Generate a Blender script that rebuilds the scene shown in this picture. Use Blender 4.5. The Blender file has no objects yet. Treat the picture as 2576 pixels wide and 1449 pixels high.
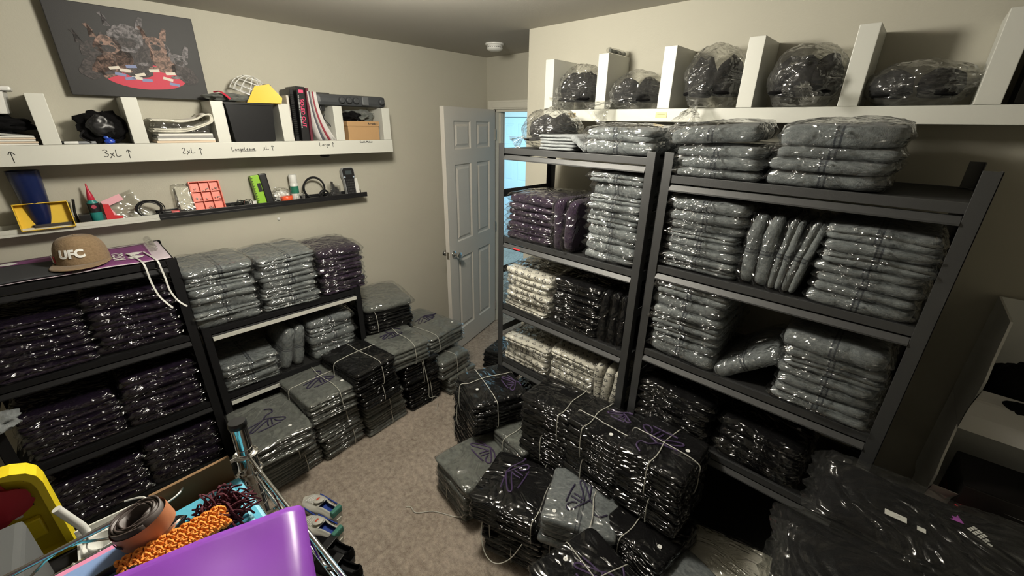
import bpy, bmesh, math, random
from mathutils import Vector, Matrix, noise
R_ = math.radians
PI = math.pi
SC = bpy.context.scene
COL = SC.collection
rnd = random.Random(7)

# ------------------------------------------------------------------ camera
cam_d = bpy.data.cameras.new('camera')
cam = bpy.data.objects.new('camera', cam_d)
COL.objects.link(cam)
RX, RY, RZ = (0.72392535, 0.26797871, -0.63570394), (0.6896947, -0.25987064, 0.67586128), (0.01591565, -0.92771475, -0.37295044)
cam.matrix_world = Matrix(((RX[0], -RX[1], -RX[2], 0), (RY[0], -RY[1], -RY[2], 0), (RZ[0], -RZ[1], -RZ[2], 1.92), (0, 0, 0, 1)))
cam_d.sensor_width = 36
cam_d.lens = 1026 / 2576 * 36
cam_d.clip_start = 0.02
SC.camera = cam

# ------------------------------------------------------------------ world, lights, exposure
w = bpy.data.worlds.new('world')
SC.world = w
w.use_nodes = True
w.node_tree.nodes['Background'].inputs[0].default_value = (0.9, 0.92, 1, 1)
w.node_tree.nodes['Background'].inputs[1].default_value = 0.12
vs = SC.view_settings
vs.view_transform = 'Standard'
vs.look = 'None'
vs.gamma = 1
vs.use_curve_mapping = False
vs.exposure = 1.36
SC.cycles.transparent_max_bounces = 14
SC.cycles.max_bounces = 5
SC.cycles.diffuse_bounces = 3
SC.cycles.glossy_bounces = 3
SC.cycles.adaptive_threshold = 0.04


def light(name, kind, loc, power, color, **k):
    d = bpy.data.lights.new(name, kind)
    d.energy = power
    d.color = color
    for a, b in k.items():
        setattr(d, a, b)
    o = bpy.data.objects.new(name, d)
    o.location = loc
    COL.objects.link(o)
    return o


light('ceiling_lamp_light', 'POINT', (-1.35, 0.78, 2.31), 36, (1, 0.945, 0.82), shadow_soft_size=0.13)
hl = light('hallway_daylight', 'AREA', (-4.6, 3.3, 1.5), 28, (0.42, 0.76, 1.0), size=1.0)
hl.rotation_euler = (R_(90), 0, R_(-8))

# ------------------------------------------------------------------ node helpers
class N:
    """a tiny expression builder for shader math"""
    def __init__(s, nt, sock):
        s.nt, s.s = nt, sock

    def _m(s, op, *o):
        n = s.nt.nodes.new('ShaderNodeMath')
        n.operation = op
        for i, v in enumerate((s,) + o):
            if isinstance(v, N):
                s.nt.links.new(v.s, n.inputs[i])
            else:
                n.inputs[i].default_value = v
        return N(s.nt, n.outputs[0])

    def __add__(s, o): return s._m('ADD', o)
    def __sub__(s, o): return s._m('SUBTRACT', o)
    def __mul__(s, o): return s._m('MULTIPLY', o)
    def __truediv__(s, o): return s._m('DIVIDE', o)
    def abs(s): return s._m('ABSOLUTE')
    def sqrt(s): return s._m('SQRT')
    def pow(s, p): return s._m('POWER', p)
    def lt(s, o): return s._m('LESS_THAN', o)
    def gt(s, o): return s._m('GREATER_THAN', o)
    def max(s, o): return s._m('MAXIMUM', o)
    def min(s, o): return s._m('MINIMUM', o)
    def fract(s): return s._m('FRACT')
    def floor(s): return s._m('FLOOR')


def new_mat(name):
    m = bpy.data.materials.new(name)
    m.use_nodes = True
    nt = m.node_tree
    return m, nt, nt.nodes['Principled BSDF']


def coord(nt, kind='Object'):
    return nt.nodes.new('ShaderNodeTexCoord').outputs[kind]


def noise_tex(nt, vec, scale, detail=3, rough=.5, dist=0.0, stretch=None):
    if stretch:
        mp = nt.nodes.new('ShaderNodeMapping')
        mp.inputs['Scale'].default_value = stretch
        nt.links.new(vec, mp.inputs[0])
        vec = mp.outputs[0]
    n = nt.nodes.new('ShaderNodeTexNoise')
    n.inputs['Scale'].default_value = scale
    n.inputs['Detail'].default_value = detail
    n.inputs['Roughness'].default_value = rough
    n.inputs['Distortion'].default_value = dist
    nt.links.new(vec, n.inputs['Vector'])
    return N(nt, n.outputs['Fac'])


def bump(nt, h, strength, dist, normal=None):
    b = nt.nodes.new('ShaderNodeBump')
    b.inputs['Strength'].default_value = strength
    b.inputs['Distance'].default_value = dist
    nt.links.new(h.s, b.inputs['Height'])
    if normal:
        nt.links.new(normal, b.inputs['Normal'])
    return b.outputs[0]


def mixc(nt, f, a, b):
    n = nt.nodes.new('ShaderNodeMix')
    n.data_type = 'RGBA'
    if isinstance(f, N):
        nt.links.new(f.s, n.inputs[0])
    else:
        n.inputs[0].default_value = f
    for k, v in ((6, a), (7, b)):
        if isinstance(v, tuple):
            n.inputs[k].default_value = (*v[:3], 1)
        else:
            nt.links.new(v, n.inputs[k])
    return n.outputs[2]


def plain(name, col, rough=.5, metal=0.0, bmp=0, bscale=200, spec=.5, coat=0.0):
    m, nt, p = new_mat(name)
    p.inputs['Base Color'].default_value = (*col, 1)
    p.inputs['Roughness'].default_value = rough
    p.inputs['Metallic'].default_value = metal
    p.inputs['Specular IOR Level'].default_value = spec
    p.inputs['Coat Weight'].default_value = coat
    if bmp:
        h = noise_tex(nt, coord(nt), bscale, 3)
        nt.links.new(bump(nt, h, .6, bmp), p.inputs['Normal'])
    return m


def paint(name, col, var=.04):
    m, nt, p = new_mat(name)
    c = coord(nt)
    n = noise_tex(nt, c, 1.3, 3)
    nt.links.new(mixc(nt, n, tuple(x * (1 - var) for x in col), tuple(x * (1 + var) for x in col)), p.inputs['Base Color'])
    p.inputs['Roughness'].default_value = .75
    p.inputs['Specular IOR Level'].default_value = .3
    nt.links.new(bump(nt, noise_tex(nt, c, 160, 2), .25, .0015), p.inputs['Normal'])
    return m


def fabric(name, c1, c2, scale=70, rough=.9, seam=None, fuzz=.0016, sheen=.15):
    """heathered knit; an optional darker double seam line down the middle of the fold"""
    m, nt, p = new_mat(name)
    c = coord(nt)
    n = noise_tex(nt, c, scale, 4, .7, stretch=(.7, 1, 1.4))
    n = ((n - .30) * 2.4).max(0.0).min(1.0)
    colr = mixc(nt, n, c1, c2)
    if seam:
        sx = nt.nodes.new('ShaderNodeSeparateXYZ')
        nt.links.new(c, sx.inputs[0])
        x = N(nt, sx.outputs[0]).abs()
        f = (x - .0075).abs().lt(.0030).max(x.lt(.0075) * .35)
        colr = mixc(nt, f * .85, colr, seam)
    nt.links.new(colr, p.inputs['Base Color'])
    p.inputs['Roughness'].default_value = rough
    p.inputs['Specular IOR Level'].default_value = .15
    p.inputs['Sheen Weight'].default_value = sheen
    h = noise_tex(nt, c, 26, 4, .6) * 1.0 + noise_tex(nt, c, 320, 2) * .25
    nt.links.new(bump(nt, h, .8, fuzz * 3), p.inputs['Normal'])
    return m


def boats(name):
    """cream jersey printed all over with little sail marks"""
    m, nt, p = new_mat(name)
    c = coord(nt)
    sx = nt.nodes.new('ShaderNodeSeparateXYZ')
    nt.links.new(c, sx.inputs[0])
    X, Y = N(nt, sx.outputs[0]), N(nt, sx.outputs[1]) + N(nt, sx.outputs[2]) * .6
    P = .046
    row = (Y / P).floor()
    u = ((X / P) + row * .5).fract() - .5
    v = (Y / P).fract() - .5
    r = (u * u + (v + .02) * (v + .02)).sqrt()
    arc = (r - .21).abs().lt(.045) * v.lt(.0)
    sail = (u.abs() + v * .55 - .17).abs().lt(.035) * v.gt(-.05) * v.lt(.33)
    deck = (v + .02).abs().lt(.03) * u.abs().lt(.23)
    f = arc.max(sail).max(deck)
    base = mixc(nt, noise_tex(nt, c, 20, 3), (.50, .48, .41), (.62, .60, .52))
    nt.links.new(mixc(nt, f * .92, base, (.03, .03, .035)), p.inputs['Base Color'])
    p.inputs['Roughness'].default_value = .85
    p.inputs['Specular IOR Level'].default_value = .2
    nt.links.new(bump(nt, noise_tex(nt, c, 24, 4), .8, .004), p.inputs['Normal'])
    return m


def film(name, tint, f0=.05, rough=.10, haze=.03, amp=.004, scale=1.0, gain=1.0):
    """clear crumpled polythene: mostly see-through, glossy at creases"""
    m, nt, p = new_mat(name)
    nt.nodes.remove(p)
    out = nt.nodes['Material Output']
    c = coord(nt)
    # long folds, sharp crease lines between flat facets, and a mask that leaves some areas taut
    h = ((noise_tex(nt, c, 7 * scale, 2, .5, 1.8, stretch=(.8, 1, 1.8)) - .5).abs() * 2.0).min(.5)
    v = nt.nodes.new('ShaderNodeTexVoronoi')
    v.inputs['Scale'].default_value = 17 * scale
    v.feature = 'F1'
    nzv = nt.nodes.new('ShaderNodeTexNoise')
    nzv.inputs['Scale'].default_value = 9 * scale
    nt.links.new(c, nzv.inputs['Vector'])
    vm = nt.nodes.new('ShaderNodeVectorMath')
    vm.operation = 'MULTIPLY_ADD'
    vm.inputs[1].default_value = (.14, .14, .14)
    nt.links.new(nzv.outputs['Color'], vm.inputs[0])
    nt.links.new(c, vm.inputs[2])
    mp = nt.nodes.new('ShaderNodeMapping')
    mp.inputs['Scale'].default_value = (.6, 1.1, 1.7)
    nt.links.new(vm.outputs[0], mp.inputs[0])
    nt.links.new(mp.outputs[0], v.inputs['Vector'])
    mask = ((noise_tex(nt, c, 6 * scale, 1) - .40) * 5.0).max(.22).min(1.0)
    hh = h * 1.3 + N(nt, v.outputs['Distance']) * mask * .75 + noise_tex(nt, c, 30 * scale, 1) * mask * .12
    nrm = bump(nt, hh, 1.0, amp * 4)
    geo = nt.nodes.new('ShaderNodeNewGeometry')
    dp = nt.nodes.new('ShaderNodeVectorMath')
    dp.operation = 'DOT_PRODUCT'
    nt.links.new(nrm, dp.inputs[0])
    nt.links.new(geo.outputs['Incoming'], dp.inputs[1])
    cs = N(nt, dp.outputs['Value']).abs()
    fr = ((cs * -1.0 + 1.0).max(0.0).pow(4.0) * (.75 * gain) + f0).min(.95)
    tr = nt.nodes.new('ShaderNodeBsdfTransparent')
    tr.inputs[0].default_value = (*tint, 1)
    gl = nt.nodes.new('ShaderNodeBsdfGlossy')
    gl.inputs['Roughness'].default_value = rough
    gl.inputs[0].default_value = (1, 1, 1, 1)
    nt.links.new(nrm, gl.inputs['Normal'])
    df = nt.nodes.new('ShaderNodeBsdfDiffuse')
    df.inputs[0].default_value = (.8, .8, .8, 1)
    a = nt.nodes.new('ShaderNodeMixShader')
    a.inputs[0].default_value = haze
    nt.links.new(tr.outputs[0], a.inputs[1])
    nt.links.new(df.outputs[0], a.inputs[2])
    b = nt.nodes.new('ShaderNodeMixShader')
    nt.links.new(fr.s, b.inputs[0])
    nt.links.new(a.outputs[0], b.inputs[1])
    nt.links.new(gl.outputs[0], b.inputs[2])
    nt.links.new(b.outputs[0], out.inputs['Surface'])
    return m


def carpet_mat():
    m, nt, p = new_mat('carpet_pile')
    c = coord(nt)
    a = noise_tex(nt, c, 210, 3, .8)
    b = noise_tex(nt, c, 34, 4, .7)
    d = noise_tex(nt, c, 4, 3)
    f = ((a * .55 + b * .75 + d * .25 - .52) * 2.2).max(0.0).min(1.0)
    nt.links.new(mixc(nt, f, (.20, .158, .125), (.60, .515, .43)), p.inputs['Base Color'])
    p.inputs['Roughness'].default_value = 1
    p.inputs['Specular IOR Level'].default_value = .05
    nt.links.new(bump(nt, a * .6 + b, 1.0, .012), p.inputs['Normal'])
    return m


M = {}
M['wall'] = paint('wall_paint', (.47, .45, .375))
M['ceil'] = paint('ceiling_paint', (.41, .39, .345), .02)
M['trim'] = plain('trim_paint', (.66, .64, .56), .45)
M['door'] = plain('door_paint', (.58, .55, .50), .42)
M['shelf'] = plain('white_laminate', (.60, .60, .545), .4)
M['carpet'] = carpet_mat()
M['rack'] = plain('charcoal_powder_coat', (.026, .027, .028), .50, 0.0, .0004, 900, 1.0)
M['blackrack'] = plain('black_rack_steel', (.007, .007, .008), .6, spec=.25)
M['deck'] = plain('black_shelf_deck', (.014, .014, .014), .6)
M['strip'] = plain('bare_edge_strip', (.60, .60, .55), .55)
M['gray'] = fabric('heather_grey_fleece', (.10, .112, .114), (.215, .235, .235), seam=(.03, .035, .045))
M['graydk'] = fabric('washed_grey_fleece', (.080, .086, .078), (.155, .163, .148), 40)
M['purple'] = fabric('purple_fleece', (.012, .006, .015), (.032, .016, .040), seam=(.012, .006, .02))
M['plum'] = fabric('dark_plum_fleece', (.004, .002, .007), (.014, .006, .022), sheen=0.0)
M['black'] = fabric('black_fleece', (.0015, .0015, .0018), (.0055, .005, .0055), sheen=0.0)
M['white'] = boats('printed_cream_jersey')
M['cream'] = fabric('cream_cotton', (.60, .58, .49), (.72, .70, .61), 20)
M['tee'] = fabric('pale_grey_jersey', (.18, .195, .20), (.27, .285, .29), 60)
M['film'] = film('clear_poly_bag', (.97, .97, .97), .085, .14, .004, .0045)
M['filmdk'] = film('clear_poly_bag_on_dark', (.95, .95, .95), .065, .14, .001)
M['haze'] = film('thin_cloudy_poly_bag', (.92, .92, .90), .08, .18, .035, .005, .8, 1.1)
M['filmthin'] = film('tight_poly_bag', (.97, .97, .97), .085, .16, .005, .0024, .8)
M['filmthindk'] = film('tight_poly_bag_on_dark', (.95, .95, .95), .055, .14, .001, .0030, .8)
M['filmbig'] = film('large_cloudy_poly_bag', (.88, .88, .86), .045, .16, .012, .008, .7, .6)
M['cord'] = plain('purple_cord', (.018, .012, .042), .7)
M['corddk'] = plain('dark_purple_cord', (.042, .022, .075), .7)
M['string'] = plain('white_tie_string', (.46, .45, .40), .45)
M['stick'] = plain('white_round_sticker', (.85, .85, .82), .4)
M['ink'] = plain('black_marker_ink', (.02, .02, .02), .6)
M['brass'] = plain('brass_plate', (.36, .27, .12), .4, .7)
M['chrome'] = plain('chrome', (.72, .72, .72), .07, 1)
M['plasticblk'] = plain('black_plastic', (.012, .012, .013), .35)
M['plasticwht'] = plain('white_plastic', (.70, .70, .67), .35)


# ------------------------------------------------------------------ mesh helpers
def mesh_from(bm, name, mat=None, smooth=False):
    me = bpy.data.meshes.new(name)
    bmesh.ops.recalc_face_normals(bm, faces=bm.faces)
    bm.to_mesh(me)
    bm.free()
    if mat is not None:
        for x in (mat if isinstance(mat, list) else [mat]):
            me.materials.append(x)
    if smooth:
        for f in me.polygons:
            f.use_smooth = True
        if smooth is not True or name not in ('folded_cloth', 'poly_bag', 'clear_bag'):
            me.set_sharp_from_angle(angle=R_(50))
    return me


def obj(name, bm, mat, parent=None, smooth=False):
    me = bm if isinstance(bm, bpy.types.Mesh) else mesh_from(bm, name, mat, smooth)
    o = bpy.data.objects.new(name, me)
    COL.objects.link(o)
    if parent is not None:
        o.parent = parent
    return o


def tag(o, label, cat, group=None, kind=None):
    if label: o['label'] = label
    if cat: o['category'] = cat
    if group: o['group'] = group
    if kind: o['kind'] = kind
    return o


def thing(name, label, cat, loc=(0, 0, 0), rz=0.0, group=None, rot=None):
    o = bpy.data.objects.new(name, None)
    o.empty_display_size = .02
    COL.objects.link(o)
    o.location = loc
    o.rotation_euler = rot if rot else (0, 0, rz)
    return tag(o, label, cat, group)


def struct(name, bm, mat, smooth=False):
    o = obj(name, bm, mat, None, smooth)
    o['kind'] = 'structure'
    return o


def box(bm, x0, x1, y0, y1, z0, z1, bev=0.0, mi=0, mat=None):
    vs_ = [bm.verts.new((x, y, z)) for z in (z0, z1) for y in (y0, y1) for x in (x0, x1)]
    if mat is not None:
        for v in vs_: v.co = mat @ v.co
    fs = [bm.faces.new([vs_[i] for i in q]) for q in ((0, 2, 3, 1), (4, 5, 7, 6), (0, 1, 5, 4), (2, 6, 7, 3), (0, 4, 6, 2), (1, 3, 7, 5))]
    for f in fs: f.material_index = mi
    if bev:
        es = list({e for f in fs for e in f.edges})
        r = bmesh.ops.bevel(bm, geom=es, offset=bev, segments=2, affect='EDGES', profile=.6)
        for f in r['faces']: f.material_index = mi
    return vs_


def boxm(*a, **k):
    bm = bmesh.new()
    box(bm, *a, **k)
    return bm


def tube(bm, pts, r, n=8, closed=False, rs=None, flat=1.0):
    pts = [Vector(p) for p in pts]
    rings = []
    L = len(pts)
    up0 = None
    for i, p in enumerate(pts):
        if closed:
            t = pts[(i + 1) % L] - pts[i - 1]
        else:
            t = pts[min(i + 1, L - 1)] - pts[max(i - 1, 0)]
        if t.length < 1e-9: t = Vector((0, 0, 1))
        t.normalize()
        if up0 is None:
            up0 = Vector((0, 0, 1)) if abs(t.z) < .9 else Vector((1, 0, 0))
        a = up0 - t * up0.dot(t)
        if a.length < 1e-4: a = t.orthogonal()
        a.normalize()
        up0 = a
        b = t.cross(a)
        rr = rs[i] if rs else r
        rings.append([bm.verts.new(p + a * (math.cos(2 * PI * k / n) * rr * flat) + b * (math.sin(2 * PI * k / n) * rr)) for k in range(n)])
    for i in range(L if closed else L - 1):
        A, B = rings[i], rings[(i + 1) % L]
        for k in range(n):
            bm.faces.new((A[k], A[(k + 1) % n], B[(k + 1) % n], B[k]))
    if not closed:
        bm.faces.new(rings[0][::-1])
        bm.faces.new(rings[-1])


def tubem(*a, **k):
    bm = bmesh.new()
    tube(bm, *a, **k)
    return bm


def smooth_path(pts, seg=6, closed=False):
    pts = [Vector(p) for p in pts]
    L = len(pts)
    out = []
    for i in range(L if closed else L - 1):
        p0 = pts[i - 1] if (i > 0 or closed) else pts[0]
        p1, p2 = pts[i], pts[(i + 1) % L]
        p3 = pts[(i + 2) % L] if (closed or i + 2 < L) else pts[-1]
        for k in range(seg):
            t = k / seg
            out.append(.5 * ((2 * p1) + (p2 - p0) * t + (2 * p0 - 5 * p1 + 4 * p2 - p3) * t * t + (3 * p1 - p0 - 3 * p2 + p3) * t ** 3))
    if not closed: out.append(pts[-1])
    return out


def lathe(bm, prof, n=24, loc=(0, 0, 0), cap0=True, cap1=True, mi=0, sx=1, sy=1, mat=None):
    rings = []
    for r, z in prof:
        rings.append([bm.verts.new((loc[0] + r * sx * math.cos(2 * PI * k / n), loc[1] + r * sy * math.sin(2 * PI * k / n), loc[2] + z)) for k in range(n)])
    if mat is not None:
        for rg in rings:
            for v in rg: v.co = mat @ v.co
    for A, B in zip(rings, rings[1:]):
        for k in range(n):
            bm.faces.new((A[k], A[(k + 1) % n], B[(k + 1) % n], B[k])).material_index = mi
    if cap0: bm.faces.new(rings[0][::-1]).material_index = mi
    if cap1: bm.faces.new(rings[-1]).material_index = mi


def lathem(*a, **k):
    bm = bmesh.new()
    lathe(bm, *a, **k)
    return bm


def polyx(bm, pts, z0, z1, mi=0, mat=None):
    a = [bm.verts.new((p[0], p[1], z0)) for p in pts]
    b = [bm.verts.new((p[0], p[1], z1)) for p in pts]
    if mat is not None:
        for v in a + b: v.co = mat @ v.co
    bm.faces.new(a[::-1]).material_index = mi
    bm.faces.new(b).material_index = mi
    n = len(pts)
    for i in range(n):
        bm.faces.new((a[i], a[(i + 1) % n], b[(i + 1) % n], b[i])).material_index = mi


def text_mesh(s, size, ext=.0004, shear=0.0, bold=0.0, space=1.0):
    c = bpy.data.curves.new('lettering', 'FONT')
    c.body = s
    c.size = size
    c.extrude = ext
    c.shear = shear
    c.offset = bold
    c.space_character = space
    c.align_x = 'CENTER'
    c.align_y = 'CENTER'
    o = bpy.data.objects.new('lettering_source', c)
    COL.objects.link(o)
    bpy.context.view_layer.update()
    me = bpy.data.meshes.new_from_object(o.evaluated_get(bpy.context.evaluated_depsgraph_get()))
    bpy.data.objects.remove(o)
    return me


def put_text(name, s, size, mat, parent, mw, **k):
    me = text_mesh(s, size, **k)
    me.materials.clear()
    me.materials.append(mat)
    me.transform(mw)
    return obj(name, me, mat, parent)


def frame_m(o, x, y):
    """matrix with local x, y along the given world directions"""
    x = Vector(x).normalized()
    y = Vector(y)
    y = (y - x * y.dot(x)).normalized()
    z = x.cross(y)
    m = Matrix((x, y, z)).transposed().to_4x4()
    m.translation = Vector(o)
    return m


# ------------------------------------------------------------------ room
XL, YR, YD, ZC = -2.88, 2.09, 2.70, 2.44
XE, YB = 1.35, -1.7
OX0, OX1, OZ = -2.785, -2.03, 2.035      # doorway
struct('floor', boxm(XL - .1, XE + .1, YB - .1, 5.4, -.05, 0), M['carpet'])
struct('ceiling', boxm(XL - .1, XE + .1, YB - .1, YD + .1, ZC, ZC + .05), M['ceil'])
struct('wall_left', boxm(XL - .1, XL, YB - .1, YD + .11, 0, ZC), M['wall'])
bm = bmesh.new()
box(bm, XL, OX0 - .0, YD, YD + .11, 0, ZC)
box(bm, OX1, -1.86, YD, YD + .11, 0, ZC)
box(bm, OX0, OX1, YD, YD + .11, OZ, ZC)
struct('wall_back', bm, M['wall'])
struct('wall_right', boxm(-1.86, XE + .1, YR, YR + .1, 0, ZC), M['wall'])
struct('wall_return', boxm(-1.86, -1.76, YR + .1, YD, 0, ZC), M['wall'])
struct('wall_east', boxm(XE, XE + .1, YB, YR, 0, ZC), M['wall'])
struct('wall_front', boxm(XL, XE + .1, YB - .1, YB, 0, ZC), M['wall'])
# baseboards
def base_prof(bm, p0, p1, nrm):
    p0, p1, nrm = Vector(p0), Vector(p1), Vector(nrm)
    prof = [(0, 0), (.014, 0), (.014, .062), (.009, .074), (.004, .082), (0, .084)]
    A = [bm.verts.new(p0 + nrm * a + Vector((0, 0, b))) for a, b in prof]
    B = [bm.verts.new(p1 + nrm * a + Vector((0, 0, b))) for a, b in prof]
    for i in range(len(prof) - 1): bm.faces.new((A[i], A[i + 1], B[i + 1], B[i]))
    bm.faces.new(A); bm.faces.new(B[::-1])
bm = bmesh.new(); base_prof(bm, (XL, YB, 0), (XL, YD, 0), (1, 0, 0)); struct('baseboard_left', bm, M['trim'])
bm = bmesh.new(); base_prof(bm, (-1.86, YR, 0), (XE, YR, 0), (0, -1, 0)); struct('baseboard_right', bm, M['trim'])
# door casing and jamb
bm = bmesh.new()
box(bm, OX0 - .07, OX0, YD - .016, YD, 0, OZ + .07, .004)
box(bm, OX1, OX1 + .07, YD - .016, YD, 0, OZ + .07, .004)
box(bm, OX0, OX1, YD - .016, YD, OZ, OZ + .07, .004)
box(bm, OX0 - .055, OX0 - .008, YD - .022, YD - .012, 0, OZ + .055, .004)
box(bm, OX0 - .008, OX1 + .008, YD - .022, YD - .012, OZ + .012, OZ + .055, .004)
struct('trim_1', bm, M['trim'])
bm = bmesh.new()
box(bm, OX0, OX0 + .018, YD, YD + .11, 0, OZ)
box(bm, OX1 - .018, OX1, YD, YD + .11, 0, OZ)
box(bm, OX0, OX1, YD, YD + .11, OZ - .018, OZ)
box(bm, OX0 + .018, OX0 + .03, YD + .045, YD + .08, 0, OZ - .018)
struct('trim_2', bm, M['trim'])
# hallway behind the door
hallpaint = paint('hallway_paint', (.60, .66, .66))
bm = bmesh.new()
box(bm, -6.2, 0.2, 5.4, 5.5, 0, 2.6)
struct('wall_hallway', bm, hallpaint)
struct('wall_hallway_side', boxm(-6.3, -6.2, YD + .11, 5.4, 0, 2.6), hallpaint)
struct('wall_hallway_end', boxm(0.2, 0.3, YD + .11, 5.4, 0, 2.6), hallpaint)
struct('ceiling_hallway', boxm(-6.2, 0.2, YD + .11, 5.4, 2.5, 2.6), hallpaint)
struct('floor_hallway', boxm(-6.2, XL - .1, YD + .05, 5.4, -.05, 0), M['carpet'])


def panel_door(bm, W=.76, H=2.02, T=.035):
    """six raised panels; x from 0 (hinge) to W, faces at y = -T and 0"""
    xs = [0, .10, .315, .405, .64, W]
    zs = [0, .185, .855, .995, 1.61, 1.72, 1.925, H]
    for face_y, sg in ((-T, -1), (0, 1)):
        for i in range(5):
            for j in range(7):
                x0, x1, z0, z1 = xs[i], xs[i + 1], zs[j], zs[j + 1]
                if i in (1, 3) and j in (1, 3, 5):
                    rects = [(0, 0), (.010, -.009), (.024, -.009), (.040, -.002)]
                    prev = None
                    for ins, dep in rects:
                        y = face_y + sg * dep
                        c = [bm.verts.new((x0 + ins, y, z0 + ins)), bm.verts.new((x1 - ins, y, z0 + ins)), bm.verts.new((x1 - ins, y, z1 - ins)), bm.verts.new((x0 + ins, y, z1 - ins))]
                        if prev:
                            for k in range(4): bm.faces.new((prev[k], prev[(k + 1) % 4], c[(k + 1) % 4], c[k]))
                        prev = c
                    bm.faces.new(prev)
                else:
                    bm.faces.new([bm.verts.new(v) for v in ((x0, face_y, z0), (x1, face_y, z0), (x1, face_y, z1), (x0, face_y, z1))])
    for q in (((0, -T, 0), (0, 0, 0), (0, 0, H), (0, -T, H)), ((W, -T, 0), (W, 0, 0), (W, 0, H), (W, -T, H)), ((0, -T, 0), (W, -T, 0), (W, 0, 0), (0, 0, 0)), ((0, -T, H), (W, -T, H), (W, 0, H), (0, 0, H))):
        bm.faces.new([bm.verts.new(v) for v in q])
    bmesh.ops.remove_doubles(bm, verts=bm.verts, dist=1e-5)


ang = math.atan2(1.98 - 2.688, -2.54 + 2.757)
bm = bmesh.new(); panel_door(bm)
dr = thing('door_1', None, None, (-2.757, 2.680, .012), ang); dr['kind'] = 'structure'
obj('door_panel', bm, M['door'], dr)
def knob(sgn):
    bm = bmesh.new()
    m = Matrix.Translation((.70, .0 if sgn > 0 else -.035, .905)) @ Matrix.Rotation(R_(-90) * sgn, 4, 'X')
    lathe(bm, [(.033, 0), (.033, .004), (.027, .010), (.015, .014), (.012, .03), (.020, .036), (.026, .046), (.0255, .062), (.018, .066)], 28, mat=m)
    return bm
obj('door_knob', knob(1), M['chrome'], dr, True); obj('door_knob', knob(-1), M['chrome'], dr, True)
obj('latch_plate', boxm(.757, .7615, -.030, -.005, .875, .935, .001), plain('dull_brass', (.36, .33, .27), .35, .8), dr)
bm = bmesh.new()
for z in (.18, 1.0, 1.82): lathe(bm, [(.006, -.045), (.006, .045)], 10, (0.0, .004, z))
obj('hinge', bm, M['chrome'], dr)
# far hallway door with frame and a string of small lights
bm = bmesh.new(); panel_door(bm, .76, 2.02)
d2 = thing('door_2', None, None, (-5.35, 5.37, .0), 0); d2['kind'] = 'structure'
obj('door_panel', bm, hallpaint, d2)
bm = bmesh.new(); box(bm, -5.43, -5.35, 5.37, 5.4, 0, 2.1); box(bm, -4.59, -4.51, 5.37, 5.4, 0, 2.1); box(bm, -5.43, -4.51, 5.37, 5.4, 2.03, 2.12)
struct('trim_3', bm, M['trim'])

# smoke detector
sd = thing('smoke_detector', 'white round smoke detector on the ceiling above the open door', 'smoke detector', (-2.36, 2.29, 2.44))
obj('mounting_plate', lathem([(.066, 0), (.066, -.008), (.060, -.011)], 36), M['plasticwht'], sd)
obj('detector_body', lathem([(.052, -.009), (.053, -.018), (.057, -.021), (.057, -.030), (.050, -.040), (.034, -.046), (.012, -.047)], 36), M['plasticwht'], sd, True)
bm = bmesh.new()
for k in range(24):
    a = k * PI / 12
    box(bm, -.004, .004, .0565, .0575, -.027, -.024, mat=Matrix.Rotation(a, 4, 'Z'))
obj('vent_slot', bm, M['ink'], sd)

# ceiling lamp (out of frame, gives the light)
lm = thing('ceiling_lamp', 'round frosted glass ceiling lamp in the middle of the room', 'ceiling lamp', (-1.35, .78, 2.44))
obj('lamp_base', lathem([(.15, 0), (.15, -.012), (.14, -.014)], 32), M['chrome'], lm)
gm, gnt, gp = new_mat('lit_opal_glass'); gp.inputs['Base Color'].default_value = (.9, .88, .8, 1)
gp.inputs['Emission Color'].default_value = (1, .93, .8, 1); gp.inputs['Emission Strength'].default_value = 9
obj('lamp_shade', lathem([(.125, -.0145), (.12, -.030), (.08, -.042), (.02, -.046)], 32), gm, lm, True)

# ------------------------------------------------------------------ folded, bagged garments
def rim_pts(n, expo=12):
    out = []
    for k in range(n):
        t = 4 * k / n
        s, f = int(t), t - int(t)
        a, b = ((-1 + 2 * f, -1), (1, -1 + 2 * f), (1 - 2 * f, 1), (-1, 1 - 2 * f))[s]
        q = (abs(a) ** expo + abs(b) ** expo) ** (-1 / expo)
        out.append((a * q, b * q))
    return out


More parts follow.
